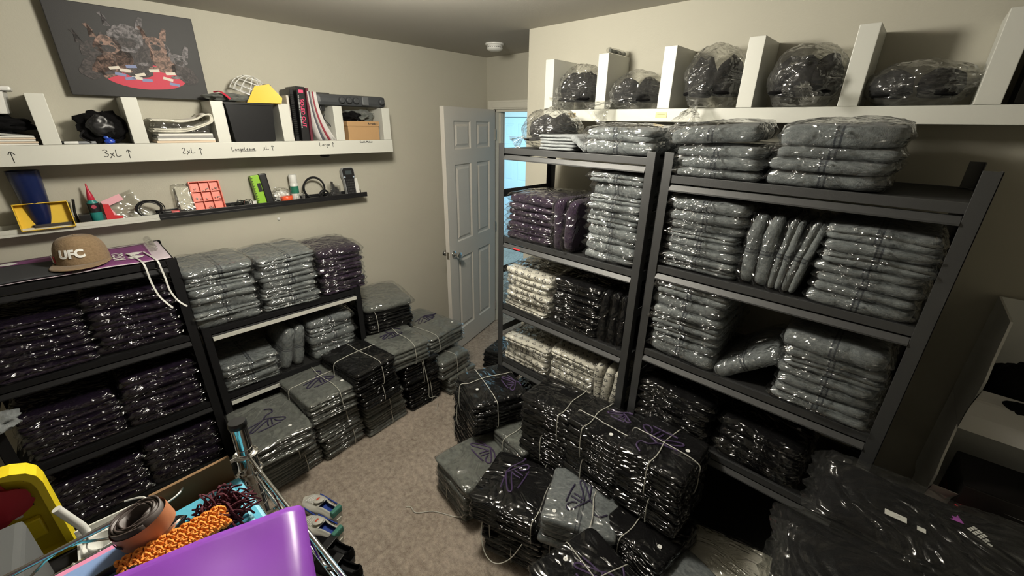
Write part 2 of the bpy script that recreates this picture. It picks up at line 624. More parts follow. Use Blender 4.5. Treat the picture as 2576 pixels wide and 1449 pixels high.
def slab(w, d, h, seed, layers=2, nt=64, amp=.006, freq=7.0, dome=.25, fin=0.0, crk=0.0, sag=0.0, expo=12):
    """a soft stack of folded cloth: rounded plan, creased sides, slightly domed top; origin at the middle of its underside"""
    bm = bmesh.new()
    rim = rim_pts(nt, expo)
    prof = [(.35, -1, 0), (.7, -1, 0), (.9, -.98, 0)]
    for k in range(layers):
        z0, z1 = -1 + 2 * k / layers, -1 + 2 * (k + 1) / layers
        st = ((.04, .945), (.18, .985), (.5, 1.0), (.82, .985), (.96, .945))
        if fin and layers == 1:
            st = ((.08, .95), (.32, .985), (.5, 1.0 + fin), (.68, .985), (.92, .95))
        for t, s in st: prof.append((s, z0 + (z1 - z0) * t, 1))
    prof += [(.9, 1.0, 2), (.78, 1 + dome * .35, 2), (.6, 1 + dome * .7, 2), (.4, 1 + dome * .9, 2), (.2, 1 + dome, 2)]
    off = Vector((seed * 7.31, seed * 3.17, seed * 1.73))
    rings = []
    for s, z, kind in prof:
        rg = []
        for a, b in rim:
            ss = s
            if fin and s > 1: ss = 1 + fin * (.4 + .9 * abs(noise.noise(Vector((a * 4, b * 4, 0)) + off)))
            p = Vector((a * w / 2 * ss, b * d / 2 * ss, h / 2 * (z + 1)))
            e = max(0, abs(a) * abs(b) * s - .45)
            p.z -= e * sag * (z + 1) / 2
            q = p * freq + off
            dv = noise.noise_vector(q)
            dv2 = noise.noise_vector(q * 2.7)
            k2 = 1.0 if z > -.99 else .25
            p += Vector((dv.x * amp * 1.3, dv.y * amp * 1.3, dv.z * amp * (1 if z > 0 else .3))) * k2 + dv2 * amp * .45 * k2
            if crk:
                r = 1 - abs(noise.noise(q * 3.1 + off)) * 2.2
                n_ = Vector((a * s, b * s, z * .9 + .1)).normalized()
                p += n_ * (r * crk) * k2
            if p.z < 0.0005: p.z = 0.0005
            rg.append(bm.verts.new(p))
        rings.append(rg)
    for A, B in zip(rings, rings[1:]):
        for k in range(nt): bm.faces.new((A[k], A[(k + 1) % nt], B[(k + 1) % nt], B[k]))
    bm.faces.new(rings[0][::-1])
    c = bm.verts.new(sum((v.co for v in rings[-1]), Vector()) / nt)
    for k in range(nt): bm.faces.new((rings[-1][k], rings[-1][(k + 1) % nt], c))
    return bm


CACHE = {}
BW, BD, BH = .32, .36, .05


def cloth_mesh(kind, matname, var):
    key = (kind, matname, var)
    if key not in CACHE:
        if kind == 'fold':
            bm = slab(BW, BD, BH, 3 + var * 1.37, 2 if var > 3 else 1, 64, .009, 7, .30, sag=.012)
        elif kind == 'thin':
            bm = slab(BW, BD, .03, 31 + var * 1.7, 1, 60, .006, 8, .20, sag=.006, expo=18)
        CACHE[key] = mesh_from(bm, 'folded_cloth', M[matname], True)
    return CACHE[key]


def bag_mesh(kind, matname, var):
    key = ('bag' + kind, matname, var)
    if key not in CACHE:
        if kind == 'fold':
            bm = slab(BW + .022, BD + .024, BH + .005, 50 + var * 2.1, 1, 84, .008, 9, .40, fin=.05, crk=.0045, sag=.006)
        elif kind == 'thin':
            bm = slab(BW + .008, BD + .008, .032, 80 + var * 2.1, 1, 72, .006, 9, .26, fin=.022, crk=.0016, expo=18)
        CACHE[key] = mesh_from(bm, 'poly_bag', M[matname], True)
    return CACHE[key]


ORD = ['topmost', 'second from the top', 'third from the top', 'fourth from the top', 'fifth from the top', 'sixth from the top',
       'seventh from the top', 'eighth from the top', 'ninth from the top', 'tenth from the top', 'eleventh from the top']


def bagged(name, label, cat, matname, loc, dims, rz=0.0, group=None, var=None, bag='film', rot=None, kind='fold', part='folded_hoodie', flip=False):
    """one folded garment in its clear bag"""
    var = rnd.randrange(6) if var is None else var
    w_, d_, h_ = dims
    t = thing(name, label, cat, loc, rz, group, rot)
    H0 = BH if kind == 'fold' else .03
    sc = (w_ / BW, d_ / BD, h_ / H0)
    if flip: sc = (-sc[0], sc[1], sc[2])
    a = obj(part, cloth_mesh(kind, matname, var), None, t)
    a.scale = (sc[0], sc[1], sc[2] * .97)
    if bag:
        b = obj('clear_bag', bag_mesh(kind, bag, (var * 5 + 1) % 6), None, t)
        b.scale = (sc[0], sc[1], sc[2] * 1.0)
    return t


def stack(n, cx, cy, z0, z1, w_, d_, rz, matname, lab, cat, group, name='bagged_hoodie', bag='film', part='folded_hoodie', hs=None, lean=(0, 0), kind='fold', jit=1.0):
    hs = [q * rnd.uniform(.82, 1.2) for q in (hs or [1] * n)]
    tot = sum(hs)
    z = z0
    out = []
    for i in range(n):
        h = (z1 - z0) * hs[i] / tot
        o = ORD[n - 1 - i] if i else 'bottommost'
        if n == 1: o = 'single'
        jx, jy = rnd.uniform(-.007, .007) * jit, rnd.uniform(-.010, .008) * jit
        c, s = math.cos(rz), math.sin(rz)
        f = (i / max(1, n - 1))
        x = cx + c * jx - s * jy + lean[0] * f
        y = cy + s * jx + c * jy + lean[1] * f
        ww = w_ * rnd.uniform(.96, 1.03)
        out.append(bagged(name, lab.replace('@', o), cat, matname, (x, y, z), (ww, d_ * rnd.uniform(.97, 1.02), h * 1.02), rz + rnd.uniform(-.05, .05) * jit, group, None, bag, (rnd.uniform(-.012, .012), rnd.uniform(-.018, .018), rz + rnd.uniform(-.05, .05) * jit), kind, part))
        z += h
    return out


def upright(xs, cy, z0, hgt, thick, dep, rz, matname, labs, cat, group, name='bagged_hoodie', bag='film', tilt=None, part='folded_hoodie'):
    """garments standing on edge like books: local thickness along the shelf"""
    for i, x in enumerate(xs):
        tl = tilt[i] if tilt else 0
        t = thing(name, labs[i], cat, (0, 0, 0), 0, group)
        # local frame: slab lying (w x d x h) is stood up: height of slab along shelf, slab width vertical
        Rm = Matrix.Rotation(rz, 4, 'Z') @ Matrix.Rotation(tl, 4, 'Y') @ Matrix.Rotation(R_(-90), 4, 'Y')
        p = (x, cy) if not isinstance(x, tuple) else x
        t.matrix_world = Matrix.Translation((p[0], p[1], z0 + hgt / 2)) @ Rm
        v = rnd.randrange(6)
        hh = hgt if not isinstance(hgt, (list, tuple)) else hgt[i]
        a = obj(part, cloth_mesh('fold', matname, v), None, t)
        a.scale = (hh / BW, dep / BD, thick / BH * .95)
        a.location = (0, 0, -thick / 2)
        if bag:
            b = obj('clear_bag', bag_mesh('fold', bag, (v + 2) % 6), None, t)
            b.scale = (hh / BW, dep / BD, thick / BH)
            b.location = (0, 0, -thick / 2)


# ------------------------------------------------------------------ racks
def rack(name, label, x0, x1, y0, y1, z_top, levels, mats, rz=0, org=(0, 0), post=.036, skip_brace=False, strips=(), tag_=None, post_w=None):
    """boltless garage rack; posts are angle sections, every shelf is a beam pair under a deck"""
    m_post, m_deck = mats
    t = thing(name, label, 'shelving rack', (org[0], org[1], 0), rz)
    W = post
    for px, sx in ((x0, 1), (x1, -1)):
        for py, sy in ((y0, 1), (y1, -1)):
            bm = bmesh.new()
            a, b = sorted((px, px + sx * W)); c, d = sorted((py, py + sy * .003))
            box(bm, a, b, c, d, 0, z_top, .0008)
            a, b = sorted((px, px + sx * .003)); c, d = sorted((py, py + sy * W))
            box(bm, a, b, c, d, 0, z_top, .0008)
            obj('post', bm, m_post, t)
    for i, z in enumerate(levels):
        bm = bmesh.new()
        # lipped beam: two folds with a shadow groove between them
        for py, sy in ((y0 + .004, 1), (y1 - .004, -1)):
            a, b = sorted((py, py + sy * .012))
            box(bm, x0 + .004, x1 - .004, a, b, z - .026, z + .002, .001)
            sec = [(py + sy * .012, z - .031), (py + sy * .003, z - .032), (py - sy * .008, z - .050), (py - sy * .008, z - .055), (py + sy * .012, z - .055)]
            A = [bm.verts.new((x0 + W + .001, y_, z_)) for y_, z_ in sec]; B = [bm.verts.new((x1 - W - .001, y_, z_)) for y_, z_ in sec]
            for q in range(5): bm.faces.new((A[q], A[(q + 1) % 5], B[(q + 1) % 5], B[q]))
            bm.faces.new(A); bm.faces.new(B[::-1])
        for px, sx in ((x0 + .004, 1), (x1 - .004, -1)):
            a, b = sorted((px, px + sx * .012))
            box(bm, a, b, y0 + .004, y1 - .004, z - .05, z - .005, .001)
        obj('shelf_beam', bm, m_post, t)
        obj('shelf_deck', boxm(x0 + .016, x1 - .016, y0 + .016, y1 - .016, z - .014, z), m_deck, t)
        if i in strips:
            obj('edge_strip', boxm(x0 + .038, x1 - .038, y0 - .0125, y0 - .0085, z - .058, z - .036), M['strip'], t)
    if not skip_brace:
        for px, sx in ((x0, 1), (x1, -1)):
            for z in [(a + b) / 2 for a, b in zip(levels, levels[1:])]:
                a, b = sorted((px + sx * .003, px + sx * .006))
                obj('side_brace', boxm(a, b, y0 + .004, y1 - .004, z - .02, z + .02, .0008), m_post, t)
    bm = bmesh.new()
    for px in (x0 + W / 2, x1 - W / 2):
        for py in (y0 + W / 2, y1 - W / 2): box(bm, px - W / 2 - .001, px + W / 2 + .001, py - W / 2 - .001, py + W / 2 + .001, -.0001 + .0002, .012, .002)
    obj('foot_cap', bm, M['plasticblk'], t)
    return t


RA = rack('metal_rack', 'charcoal metal shelving rack standing beside the open doorway', -1.548, -.712, 1.53, 1.96, 1.83, [.21, .60, .955, 1.352, 1.808], (M['rack'], M['deck']))
obj('red_tag', boxm(-1.43, -1.385, 1.526, 1.5285, 1.298, 1.309), plain('red_label', (.75, .05, .06), .5), RA)

RB = rack('metal_rack', 'wide charcoal metal shelving rack under the white wall shelf, next to bare wall', -.68, .158, 1.53, 1.99, 1.833, [.27, .668, 1.02, 1.402, 1.752], (M['rack'], M['deck']))
# left racks face +x : local x -> world y, local -y -> world +x
RL2 = rack('metal_rack', 'half-height black shelving rack carrying three stacks of hoodies', .255, 1.115, -.0, .46, .925, [.12, .50, .905], (M['blackrack'], M['deck']), R_(90), (-2.41, 0), strips=(1, 2))
RL1 = rack('metal_rack', 'black shelving rack of purple garments with the tan cap on top', -.50, .245, 0, .46, 1.305, [.12, .50, .905, 1.30], (M['blackrack'], M['deck']), R_(90), (-2.41, 0), post=.04)

G = 'grey hoodies in clear bags on the charcoal racks'
FY = 1.545   # front line of goods on the right-hand racks


def rs(n, x0, x1, z0, z1, mat, lab, group, d_=.36, **k):
    return stack(n, (x0 + x1) / 2, FY + d_ / 2, z0, z1, (x1 - x0) * .97, d_, 0, mat, lab, 'hoodie', group, **k)


# rack beside the doorway
rs(2, -1.055, -.725, 1.811, 1.912, 'gray', 'grey bagged hoodie, @ of the pair beside the loose folded tees', G)
rs(10, -1.015, -.745, 1.355, 1.735, 'gray', 'grey bagged hoodie, @ of the tall stack beside the bright purple ones', G, hs=[1, .9, .9, 1, 1.1, .8, .9, .9, 1.1, 1.1])
rs(7, -1.515, -1.19, 1.355, 1.585, 'purple', 'purple bagged hoodie, @ of the stack in front of the doorway', 'purple hoodies stacked on the doorway rack', hs=[1.2, 1, 1, 1, 1, .9, 1.5])
upright([-1.155, -1.085], 1.70, 1.355, .25, .06, .34, 0, 'purple', ['purple hoodie standing on edge against the stacked purple hoodies', 'purple hoodie standing on edge against the tall grey stack'], 'hoodie', 'purple hoodies standing on edge', tilt=[.02, .12])
rs(7, -1.515, -1.19, .958, 1.185, 'white', 'white printed bagged hoodie, @ of the stack beside bagged black hoodies', 'white printed hoodies', bag='film')
rs(8, -1.18, -.895, .958, 1.215, 'black', 'black bagged hoodie, @ of the stack beside upright black ones', 'black hoodies stacked on the doorway rack', bag='filmdk')
upright([-.868, -.82, -.772], 1.72, .958, .26, .043, .34, 0, 'black', ['black hoodie standing on edge touching the black stack', 'middle one of three black hoodies standing on edge', 'black hoodie standing on edge beside the rack post'], 'hoodie', 'black hoodies standing on edge', bag='filmdk')
rs(4, -1.515, -1.185, .603, .765, 'white', 'white printed bagged hoodie, @ of the lower stack near the doorway', 'white printed hoodies')
rs(5, -1.175, -.885, .603, .80, 'white', 'white printed bagged hoodie, @ of the stack beside upright white ones', 'white printed hoodies')
upright([-.86, -.81, -.762], 1.70, .603, .235, .045, .32, 0, 'white', ['white printed hoodie standing on edge, touching the white stack', 'middle one of three white printed hoodies standing on edge', 'white printed hoodie standing on edge beside the rack post'], 'hoodie', 'white printed hoodies standing on edge', tilt=[.0, .06, .08])
rs(3, -1.50, -1.17, .213, .40, 'black', 'black bagged hoodie, @ of the stack on the lowest doorway rack shelf', 'black hoodies low on the racks', bag='filmdk')

# wide rack
rs(3, -.655, -.36, 1.755, 1.862, 'gray', 'grey bagged hoodie, @ of the short stack under the wall shelf bags', G)
bagged('bagged_hoodie', 'grey bagged hoodie tilted across the short stack and touching the white wall shelf', 'hoodie', 'gray', (-.545, FY + .165, 1.872), (.29, .33, .055), rot=(R_(1), R_(-4), R_(4)), group=G)
rs(4, -.345, -.035, 1.755, 1.932, 'gray', 'thick grey bagged hoodie, @, stack beside the bare rack top', G, hs=[1.1, 1, .9, 1.5])
rs(8, -.648, -.365, 1.405, 1.675, 'gray', 'grey bagged hoodie, @ of the stack beside four upright hoodies', G)
upright([-.332, -.285, -.235, -.185], 1.71, 1.405, .245, .045, .32, 0, 'gray', ['first upright grey hoodie, pressed against the grey stack', 'second upright grey hoodie counted from the grey stack', 'third upright grey hoodie counted from the grey stack', 'fourth upright grey hoodie, tilting toward the big stack'], 'hoodie', 'grey hoodies standing on edge', tilt=[.02, .03, .08, .16])
rs(7, -.145, .118, 1.405, 1.655, 'gray', 'grey bagged hoodie, @, stack beside the end post, upper bay', G, hs=[1, 1, 1, 1, 1.2, 1, 1.5])
rs(7, -.648, -.36, 1.023, 1.345, 'gray', 'grey bagged hoodie, @ of the stack one bay below the upright hoodies', G)
rs(7, -.165, .118, 1.023, 1.285, 'gray', 'grey bagged hoodie, @, stack beside the end post, lower bay', G, hs=[1.1, 1, 1, 1, 1, .9, 1.4])
bagged('bagged_hoodie', 'grey bagged hoodie slumped against the stack in the lower bay', 'hoodie', 'gray', (-.262, FY + .15, 1.075), (.24, .28, .05), rot=(0, R_(-38), R_(6)), group=G)
rs(4, -.30, .0, .671, .845, 'black', 'black bagged hoodie, @ of the low stack with a white round sticker', 'black hoodies low on the racks', bag='filmdk', name='bagged_hoodie')
rs(5, -.648, -.33, .671, .87, 'black', 'black bagged hoodie, @ of the low stack with a small pink emblem', 'black hoodies low on the racks', bag='filmdk')
# emblem and sticker on the low black stacks
def emblem_tri(parent, m, s=.02):
    bm = bmesh.new()
    polyx(bm, [(0, -s * .9), (s, s * .5), (s * .35, s * .35), (0, s * .75), (-s * .35, s * .35), (-s, s * .5)], 0, .0008, mat=m)
    return obj('emblem', bm, plain('magenta_print', (.45, .10, .50), .5), parent)


def last(lbl):
    for o in bpy.data.objects:
        if o.get('label') == lbl: return o


pk = last('black bagged hoodie, topmost of the low stack with a small pink emblem')
emblem_tri(pk, Matrix.Translation((-.08, -.02, .056)), .016)
obj('printed_words', boxm(-.10, -.06, .012, .015, .056, .0568), M['tee'], pk)
sk = last('black bagged hoodie, topmost of the low stack with a white round sticker')
obj('size_sticker', lathem([(.007, .057), (.007, .0585)], 18, (.10, -.06, 0)), M['stick'], sk)

GL = 'grey hoodies in clear bags on the half-height rack'


def ls(n, y0, y1, z0, z1, mat, lab, group, xf=-2.425, d_=.36, **k):
    return stack(n, xf - d_ / 2, (y0 + y1) / 2, z0, z1, (y1 - y0) * .98, d_, R_(90), mat, lab, 'hoodie', group, **k)


ls(8, .235, .55, .908, 1.225, 'gray', 'grey bagged hoodie, @ of the stack beside the purple banner', GL, hs=[1.2, 1, 1.5, .9, .9, .9, .8, 1.1])
ls(9, .565, .875, .908, 1.215, 'gray', 'grey bagged hoodie, @ of the stack touching the purple one', GL)
ls(8, .895, 1.175, .908, 1.195, 'purple', 'purple bagged hoodie, @ of the stack ending the half-height rack', 'purple hoodies on the half-height rack', hs=[1, 1, 1, 1, 1, 1, .9, 1.5])
ls(5, .29, .575, .503, .66, 'gray', 'grey bagged hoodie, @ of the dim stack inside the half-height rack', GL)
ls(5, .76, 1.055, .503, .765, 'gray', 'grey bagged hoodie, @ of the stack behind the tied black bundle', GL)
upright([(-2.60, .635), (-2.60, .70)], 0, .503, .26, .055, .33, R_(90), 'gray', ['slumped grey hoodie on edge beside the dim stack', 'slumped grey hoodie on edge beside the inner tall stack'], 'hoodie', 'grey hoodies leaning in the half-height rack', tilt=[.25, .18])
ls(4, .30, .60, .123, .33, 'black', 'black bagged hoodie, @ of the lowest stack in the half-height rack', 'black hoodies in the half-height rack', bag='filmdk')

GP = 'dark plum hoodies on the black rack'
for zi, (z0, z1, wd, rows) in enumerate(((.908, 1.185, 'upper', 7), (.503, .765, 'middle', 6), (.123, .385, 'lowest', 6))):
    for si, (y0, y1, sd_, dz) in enumerate(((-.115, .20, 'next to the grey stacks', 0), (-.44, -.12, 'away from the grey stacks', -.035))):
        ls(rows, y0, y1, z0, z1 + dz, 'plum', 'plum bagged hoodie, @, %s shelf, %s' % (wd, sd_), GP, bag='filmdk', xf=-2.432)

# ------------------------------------------------------------------ tied bundles on the floor
from mathutils.bvhtree import BVHTree

LOGO = [
    [(-.27, .53), (-.5, .0), (-.67, -.47), (-.6, -.62), (-.45, -.5), (-.2, .05), (.0, .4)],
    [(.02, .45), (.08, .15), (.2, -.13)],
    [(.2, .45), (.3, .2), (.4, -.07)],
    [(-.27, .53), (.3, .55), (.9, .5), (.97, .35), (.85, .22), (.6, .22), (.4, .38)],
    [(-.2, -.6), (.3, -.3), (.8, .05)],
    [(-.93, -.2), (-.6, .15), (-.3, .42)],
]
_c, _s = math.cos(-.55), math.sin(-.55)
LOGO = [[(x * _c - y * _s, x * _s + y * _c) for x, y in st] for st in LOGO]
TAILS = [[(-.27, .53), (-.2, .9), (.05, 1.15), (-.1, 1.45), (-.5, 1.5)], [(-.27, .53), (.2, .75), (.9, .8), (1.3, 1.05), (1.7, 1.45)],
         [(-.27, .53), (-.6, .9), (-.3, 1.3), (.3, 1.35), (.8, 1.1)]]


TAILS = [[(x * _c - y * _s, x * _s + y * _c) for x, y in st] for st in TAILS]


def bvh_of(me, sc, off=(0, 0, 0)):
    vs_ = [Vector((v.co.x * sc[0] + off[0], v.co.y * sc[1] + off[1], v.co.z * sc[2] + off[2])) for v in me.vertices]
    return BVHTree.FromPolygons(vs_, [tuple(p.vertices) for p in me.polygons])


def drop(bv, x, y, default, off):
    h = bv.ray_cast(Vector((x, y, 5)), Vector((0, 0, -1)))
    return (h[0].z if h[0] is not None else default) + off


def bundle(label, cx, cy, z0, h, w_, d_, rz, mats, n=6, logo=None, sticker=None, tie='d', tie_at=.15, group=None, tilt=(0, 0), cordmat='cord', tail=0, lrot=0.0, name='tied_bundle', top_bag=True, cat='bundle of hoodies'):
    """a string-tied bundle of thin folded garments; the garments are its parts"""
    t = thing(name, label, cat, (cx, cy, z0), rz, group, (tilt[0], tilt[1], rz))
    th = h / n
    for i in range(n):
        v = rnd.randrange(6)
        mt = mats if isinstance(mats, str) else mats[min(i, len(mats) - 1)]
        topm = i == n - 1
        gsc = (w_ * rnd.uniform(.95, 1.01) / BW, d_ * rnd.uniform(.95, 1.01) / BD, th / .03)
        a = obj('folded_hoodie', cloth_mesh('thin', mt, v), None, t)
        a.scale = gsc
        zb = th * i * .97
        a.location = (rnd.uniform(-.006, .006), rnd.uniform(-.008, .008), zb)
        a.rotation_euler = (0, 0, rnd.uniform(-.03, .03))
        dark = mt in ('black', 'plum')
        b = obj('clear_bag', bag_mesh('thin', 'filmthindk' if dark else 'filmthin', (v + 3) % 6), None, t)
        b.scale = gsc
        b.location = a.location
        b.rotation_euler = a.rotation_euler
        if topm:
            me = a.data
            bv = bvh_of(me, gsc, a.location)
            bvb = bvh_of(b.data, gsc, b.location)
            top_parent = t
            H = h * 1.08
    if logo:
        lx, ly, ls_ = logo
        ls_ *= 1.45
        bm = bmesh.new()
        cr, sr = math.cos(lrot), math.sin(lrot)
        for st in LOGO + [TAILS[tail]]:
            pts = []
            for px, py in smooth_path([(x, y, 0) for x, y in st], 4)and [(p.x, p.y) for p in smooth_path([(x, y, 0) for x, y in st], 4)]:
                X = lx + (px * cr - py * sr) * ls_
                Y = ly + (px * sr + py * cr) * ls_
                X = max(-w_ * .47, min(w_ * .47, X)); Y = max(-d_ * .47, min(d_ * .47, Y))
                pts.append((X, Y, drop(bv, X, Y, H, .0025)))
            tube(bm, pts, .0038, 6)
        obj('drawstring', bm, M[cordmat], t, True)
    if sticker:
        sx_, sy_ = sticker
        z = drop(bvb, sx_, sy_, H, .001)
        s = obj('size_sticker', lathem([(.0085, -.001), (.0085, .0008)], 20, (sx_, sy_, z)), M['stick'], t)
        put_text('size_mark', 'L', .008, M['ink'], s, Matrix.Translation((sx_, sy_, z + .001)), ext=.0001)
    if tie:
        bm = bmesh.new()
        def loop(ax, at):
            top = []
            K = 9
            half = (d_ if ax == 'd' else w_) / 2
            for k in range(K):
                u = -half * .97 + 2 * half * .97 * k / (K - 1)
                X, Y = (at, u) if ax == 'd' else (u, at)
                top.append(Vector((X + .006 * math.sin(k), Y, drop(bvb, X, Y, h, .0022))))
            e = half * 1.035
            f = [Vector((at, e, h * .7)), Vector((at - .003, e * 1.0, h * .2)), Vector((at, half * .8, .004))] if ax == 'd' else [Vector((e, at, h * .7)), Vector((e, at + .003, h * .2)), Vector((half * .8, at, .004))]
            g = [Vector((at, -half * .8, .004)), Vector((at + .003, -e, h * .2)), Vector((at, -e, h * .7))] if ax == 'd' else [Vector((-half * .8, at, .004)), Vector((-e, at - .003, h * .2)), Vector((-e, at, h * .7))]
            tube(bm, smooth_path(top + f + g, 3, True), .0021, 6, True)
        if 'd' in tie: loop('d', tie_at)
        if 'w' in tie: loop('w', tie_at * .6)
        obj('tie_string', bm, M['string'], t, True)
    return t


GB = None
# along the half-height rack (front faces +x)
Q = R_(90)
bundle('bottom grey tied bundle of the column nearest the wire cart', -2.255, .44, .0, .14, .33, .32, Q + .1, 'graydk', 6, tie_at=.06)
bundle('dark grey tied bundle in the middle of the column nearest the wire cart', -2.235, .42, .142, .14, .33, .34, Q + .05, 'graydk', 6, tie_at=.05)
bundle('grey bundle with large drawstring emblem, on top of the column nearest the wire cart', -2.19, .395, .285, .125, .32, .44, Q - .02, 'graydk', 5, (-.02, -.05, .062), (.07, -.15), tie=None, tail=0)
bundle('grey tied bundle on the floor under the crossed-string grey bundle', -2.275, .735, .0, .165, .27, .34, Q + .16, 'graydk', 6, tie_at=.05)
bundle('grey tied bundle between floor bundle and crossed-string grey bundle', -2.27, .72, .167, .155, .27, .36, Q + .12, 'graydk', 6, tie_at=.04)
bundle('grey bundle tied with crossed strings, emblem on top, beside the glossy black bundle', -2.26, .70, .325, .15, .30, .42, Q + .05, 'graydk', 6, (.0, -.03, .058), (.10, -.12), 'dw', .04)
bundle('grey tied bundle on the carpet below the glossy black bundle', -2.285, 1.045, .0, .13, .31, .34, Q + .1, 'graydk', 5, tie_at=.02)
bundle('glossy creased black tied bundle lying on the grey floor bundle', -2.275, 1.03, .132, .13, .29, .36, Q + .1, 'graydk', 5, tie_at=.02)
bundle('slumped glossy black tied bundle under the knotted black one', -2.24, .99, .264, .12, .28, .38, Q + .12, 'black', 4, tie_at=.0, cordmat='corddk')
bundle('black bundle with a white bow-knotted string on top of the heap', -2.235, .955, .390, .165, .29, .40, Q + .12, 'black', 7, tie='dw', tie_at=.035)
bundle('black tied bundle at carpet level beneath the paired grey bundles', -2.285, 1.37, .0, .20, .27, .32, Q + .02, 'black', 7, tie_at=.04)
bundle('upper black tied bundle beneath the paired grey bundles', -2.275, 1.345, .202, .19, .28, .34, Q, 'black', 7, tie_at=.0)
bundle('grey tied bundle with half-hidden emblem beside the rack end', -2.27, 1.245, .396, .15, .33, .36, Q - .05, 'graydk', 5, (.0, .05, .052), None, tie_at=.05, tail=2)
bundle('lowest grey bundle against the wall near the door', -2.60, 1.73, .0, .18, .36, .36, Q + .1, 'graydk', 6, tie=None)
bundle('grey bundle above the lowest one against the wall near the door', -2.56, 1.69, .182, .165, .36, .40, Q + .12, 'graydk', 6, tie=None)
bundle('wide grey bundle with emblem and sticker on the heap near the door', -2.43, 1.60, .35, .135, .36, .50, Q + .14, 'graydk', 5, (.03, .03, .058), (.13, -.17), tie_at=-.10, tail=1)
bundle('small grey tied bundle on the carpet closest to the door', -2.20, 1.68, .0, .165, .27, .25, Q + .05, 'graydk', 6, tie_at=.03)
bundle('small grey tied bundle stacked second from the carpet closest to the door', -2.21, 1.615, .167, .150, .29, .25, Q + .12, 'graydk', 4, tie_at=.0)
bundle('black tied bundle on the carpet in the corner past the rack end', -2.66, 1.32, .0, .23, .34, .36, Q, 'black', 7, tie=None)
bundle('black tied bundle in the middle of the corner column past the rack end', -2.655, 1.32, .232, .21, .34, .38, Q, 'black', 7, tie_at=-.10)
bundle('upper black tied bundle with white string past the rack end', -2.60, 1.33, .55, .145, .34, .42, Q - .1, 'black', 6, tie_at=-.11)
bundle('black bundle between the two tied ones past the rack end', -2.62, 1.32, .444, .104, .34, .40, Q, 'black', 4, tie=None)
bagged('bagged_hoodie', 'grey bagged hoodie with black corner lying on top of the corner column', 'hoodie', 'graydk', (-2.60, 1.35, .70), (.34, .42, .05), Q - .2)
bagged('bagged_hoodie', 'large grey bagged hoodie slumped between the wire cart post and the plum stacks', 'hoodie', 'graydk', (-2.20, .13, .05), (.24, .34, .05), rot=(R_(0), R_(-38), Q), group=None)

# in front of the charcoal racks
bundle('lowest of three black bundles in the column nearest the doorway', -1.53, 1.405, .0, .17, .33, .34, -.38, 'black', 6, tie_at=-.1)
bundle('middle of three black bundles in the column nearest the doorway', -1.485, 1.39, .172, .18, .33, .34, -.34, 'black', 6, tie_at=-.08)
bundle('top black bundle with crossed strings in the column nearest the doorway', -1.435, 1.355, .355, .185, .35, .33, -.36, 'black', 7, (.04, .10, .05), (.03, -.09), 'dw', -.05, cordmat='corddk')
bundle('black bundle lying beside the doorway rack post', -2.08, 2.18, 0, .17, .34, .30, .25, 'black', 6, tie_at=0)
bundle('lower grey bundle wedged between the black columns', -1.17, 1.40, 0, .17, .24, .30, -.1, 'graydk', 5, tie=None)
bundle('upper grey bundle wedged between the black columns', -1.165, 1.38, .172, .19, .25, .30, -.15, 'graydk', 6, tie_at=-.02)
bundle('grey bundle on the carpet under the grey emblem bundle', -1.31, 1.16, 0, .13, .31, .40, -.14, 'graydk', 5, tie_at=-.02)
bundle('grey bundle with large sideways emblem beside the black emblem bundle', -1.265, 1.145, .132, .145, .31, .42, -.14, 'graydk', 5, (-.02, .0, .062), None, None, tail=1, lrot=0.0, cordmat='corddk')
bundle('lowest black bundle under the black emblem bundle', -.925, 1.10, 0, .11, .31, .30, .32, 'black', 5, tie_at=.0)
bundle('second black bundle under the black emblem bundle', -.93, 1.095, .112, .115, .31, .31, .32, 'black', 5, tie_at=-.1)
bundle('black bundle with sideways cord emblem and loose white string', -.955, 1.075, .23, .125, .33, .33, .30, 'black', 5, (-.02, .02, .066), None, 'd', .145, tail=1, lrot=R_(85), cordmat='corddk')
bundle('grey bundle under the grey bundle with sticker and emblem', -.665, 1.165, 0, .14, .27, .27, .40, 'graydk', 5, tie=None)
bundle('second grey bundle under the grey one with sticker and emblem', -.66, 1.17, .142, .125, .27, .28, .42, 'black', 5, tie_at=-.1)
bundle('bulging grey bundle with emblem, sticker and white string beside the black emblem bundle', -.655, 1.165, .268, .15, .31, .30, .40, 'gray', 4, (-.02, .02, .062), (-.10, -.10), 'd', .05, lrot=R_(-100))
bagged('bagged_hoodie', 'grey hoodie standing on edge beside the bulging grey bundle', 'hoodie', 'graydk', (-.478, 1.20, .22), (.17, .27, .045), rot=(0, R_(-75), .36), bag='film')
for k, (zz, hh) in enumerate(((0, .17), (.172, .17), (.344, .16), (.506, .17))):
    bundle('%s black bundle of the first black column beside the white printed hoodies' % ['lowest', 'second lowest', 'second highest', 'topmost'][k], -.995 + .008 * k, 1.395 - .004 * k, zz, hh, .29, .255, .04 + .03 * (k % 2), 'black', 6, None, None, 'd', (-.03, .04, .0, .08)[k])
for k, (zz, hh) in enumerate(((0, .17), (.172, .18), (.354, .17), (.526, .17))):
    bundle('%s black bundle of the middle black column in front of the rack posts' % ['lowest', 'second lowest', 'second highest', 'sticker-marked topmost'][k], -.705 + .004 * k, 1.39 - .004 * k, zz, hh, .275, .255, -.04 + .03 * (k % 2), 'black', 6, (.02, .06, .04) if k == 3 else None, (.06, -.07) if k == 3 else None, 'd' if k < 3 else 'dw', (.04, .0, -.03, -.05)[k], cordmat='corddk')
bundle('lowest black bundle in front of the low black shelf stacks', -.40, 1.27, 0, .20, .27, .28, -.12, 'black', 7, tie_at=.05)
bundle('black bundle with slanted string and white sticker under the crossed-cord bundle', -.40, 1.265, .202, .22, .28, .30, -.14, 'black', 8, None, (.09, -.06), 'd', -.03)
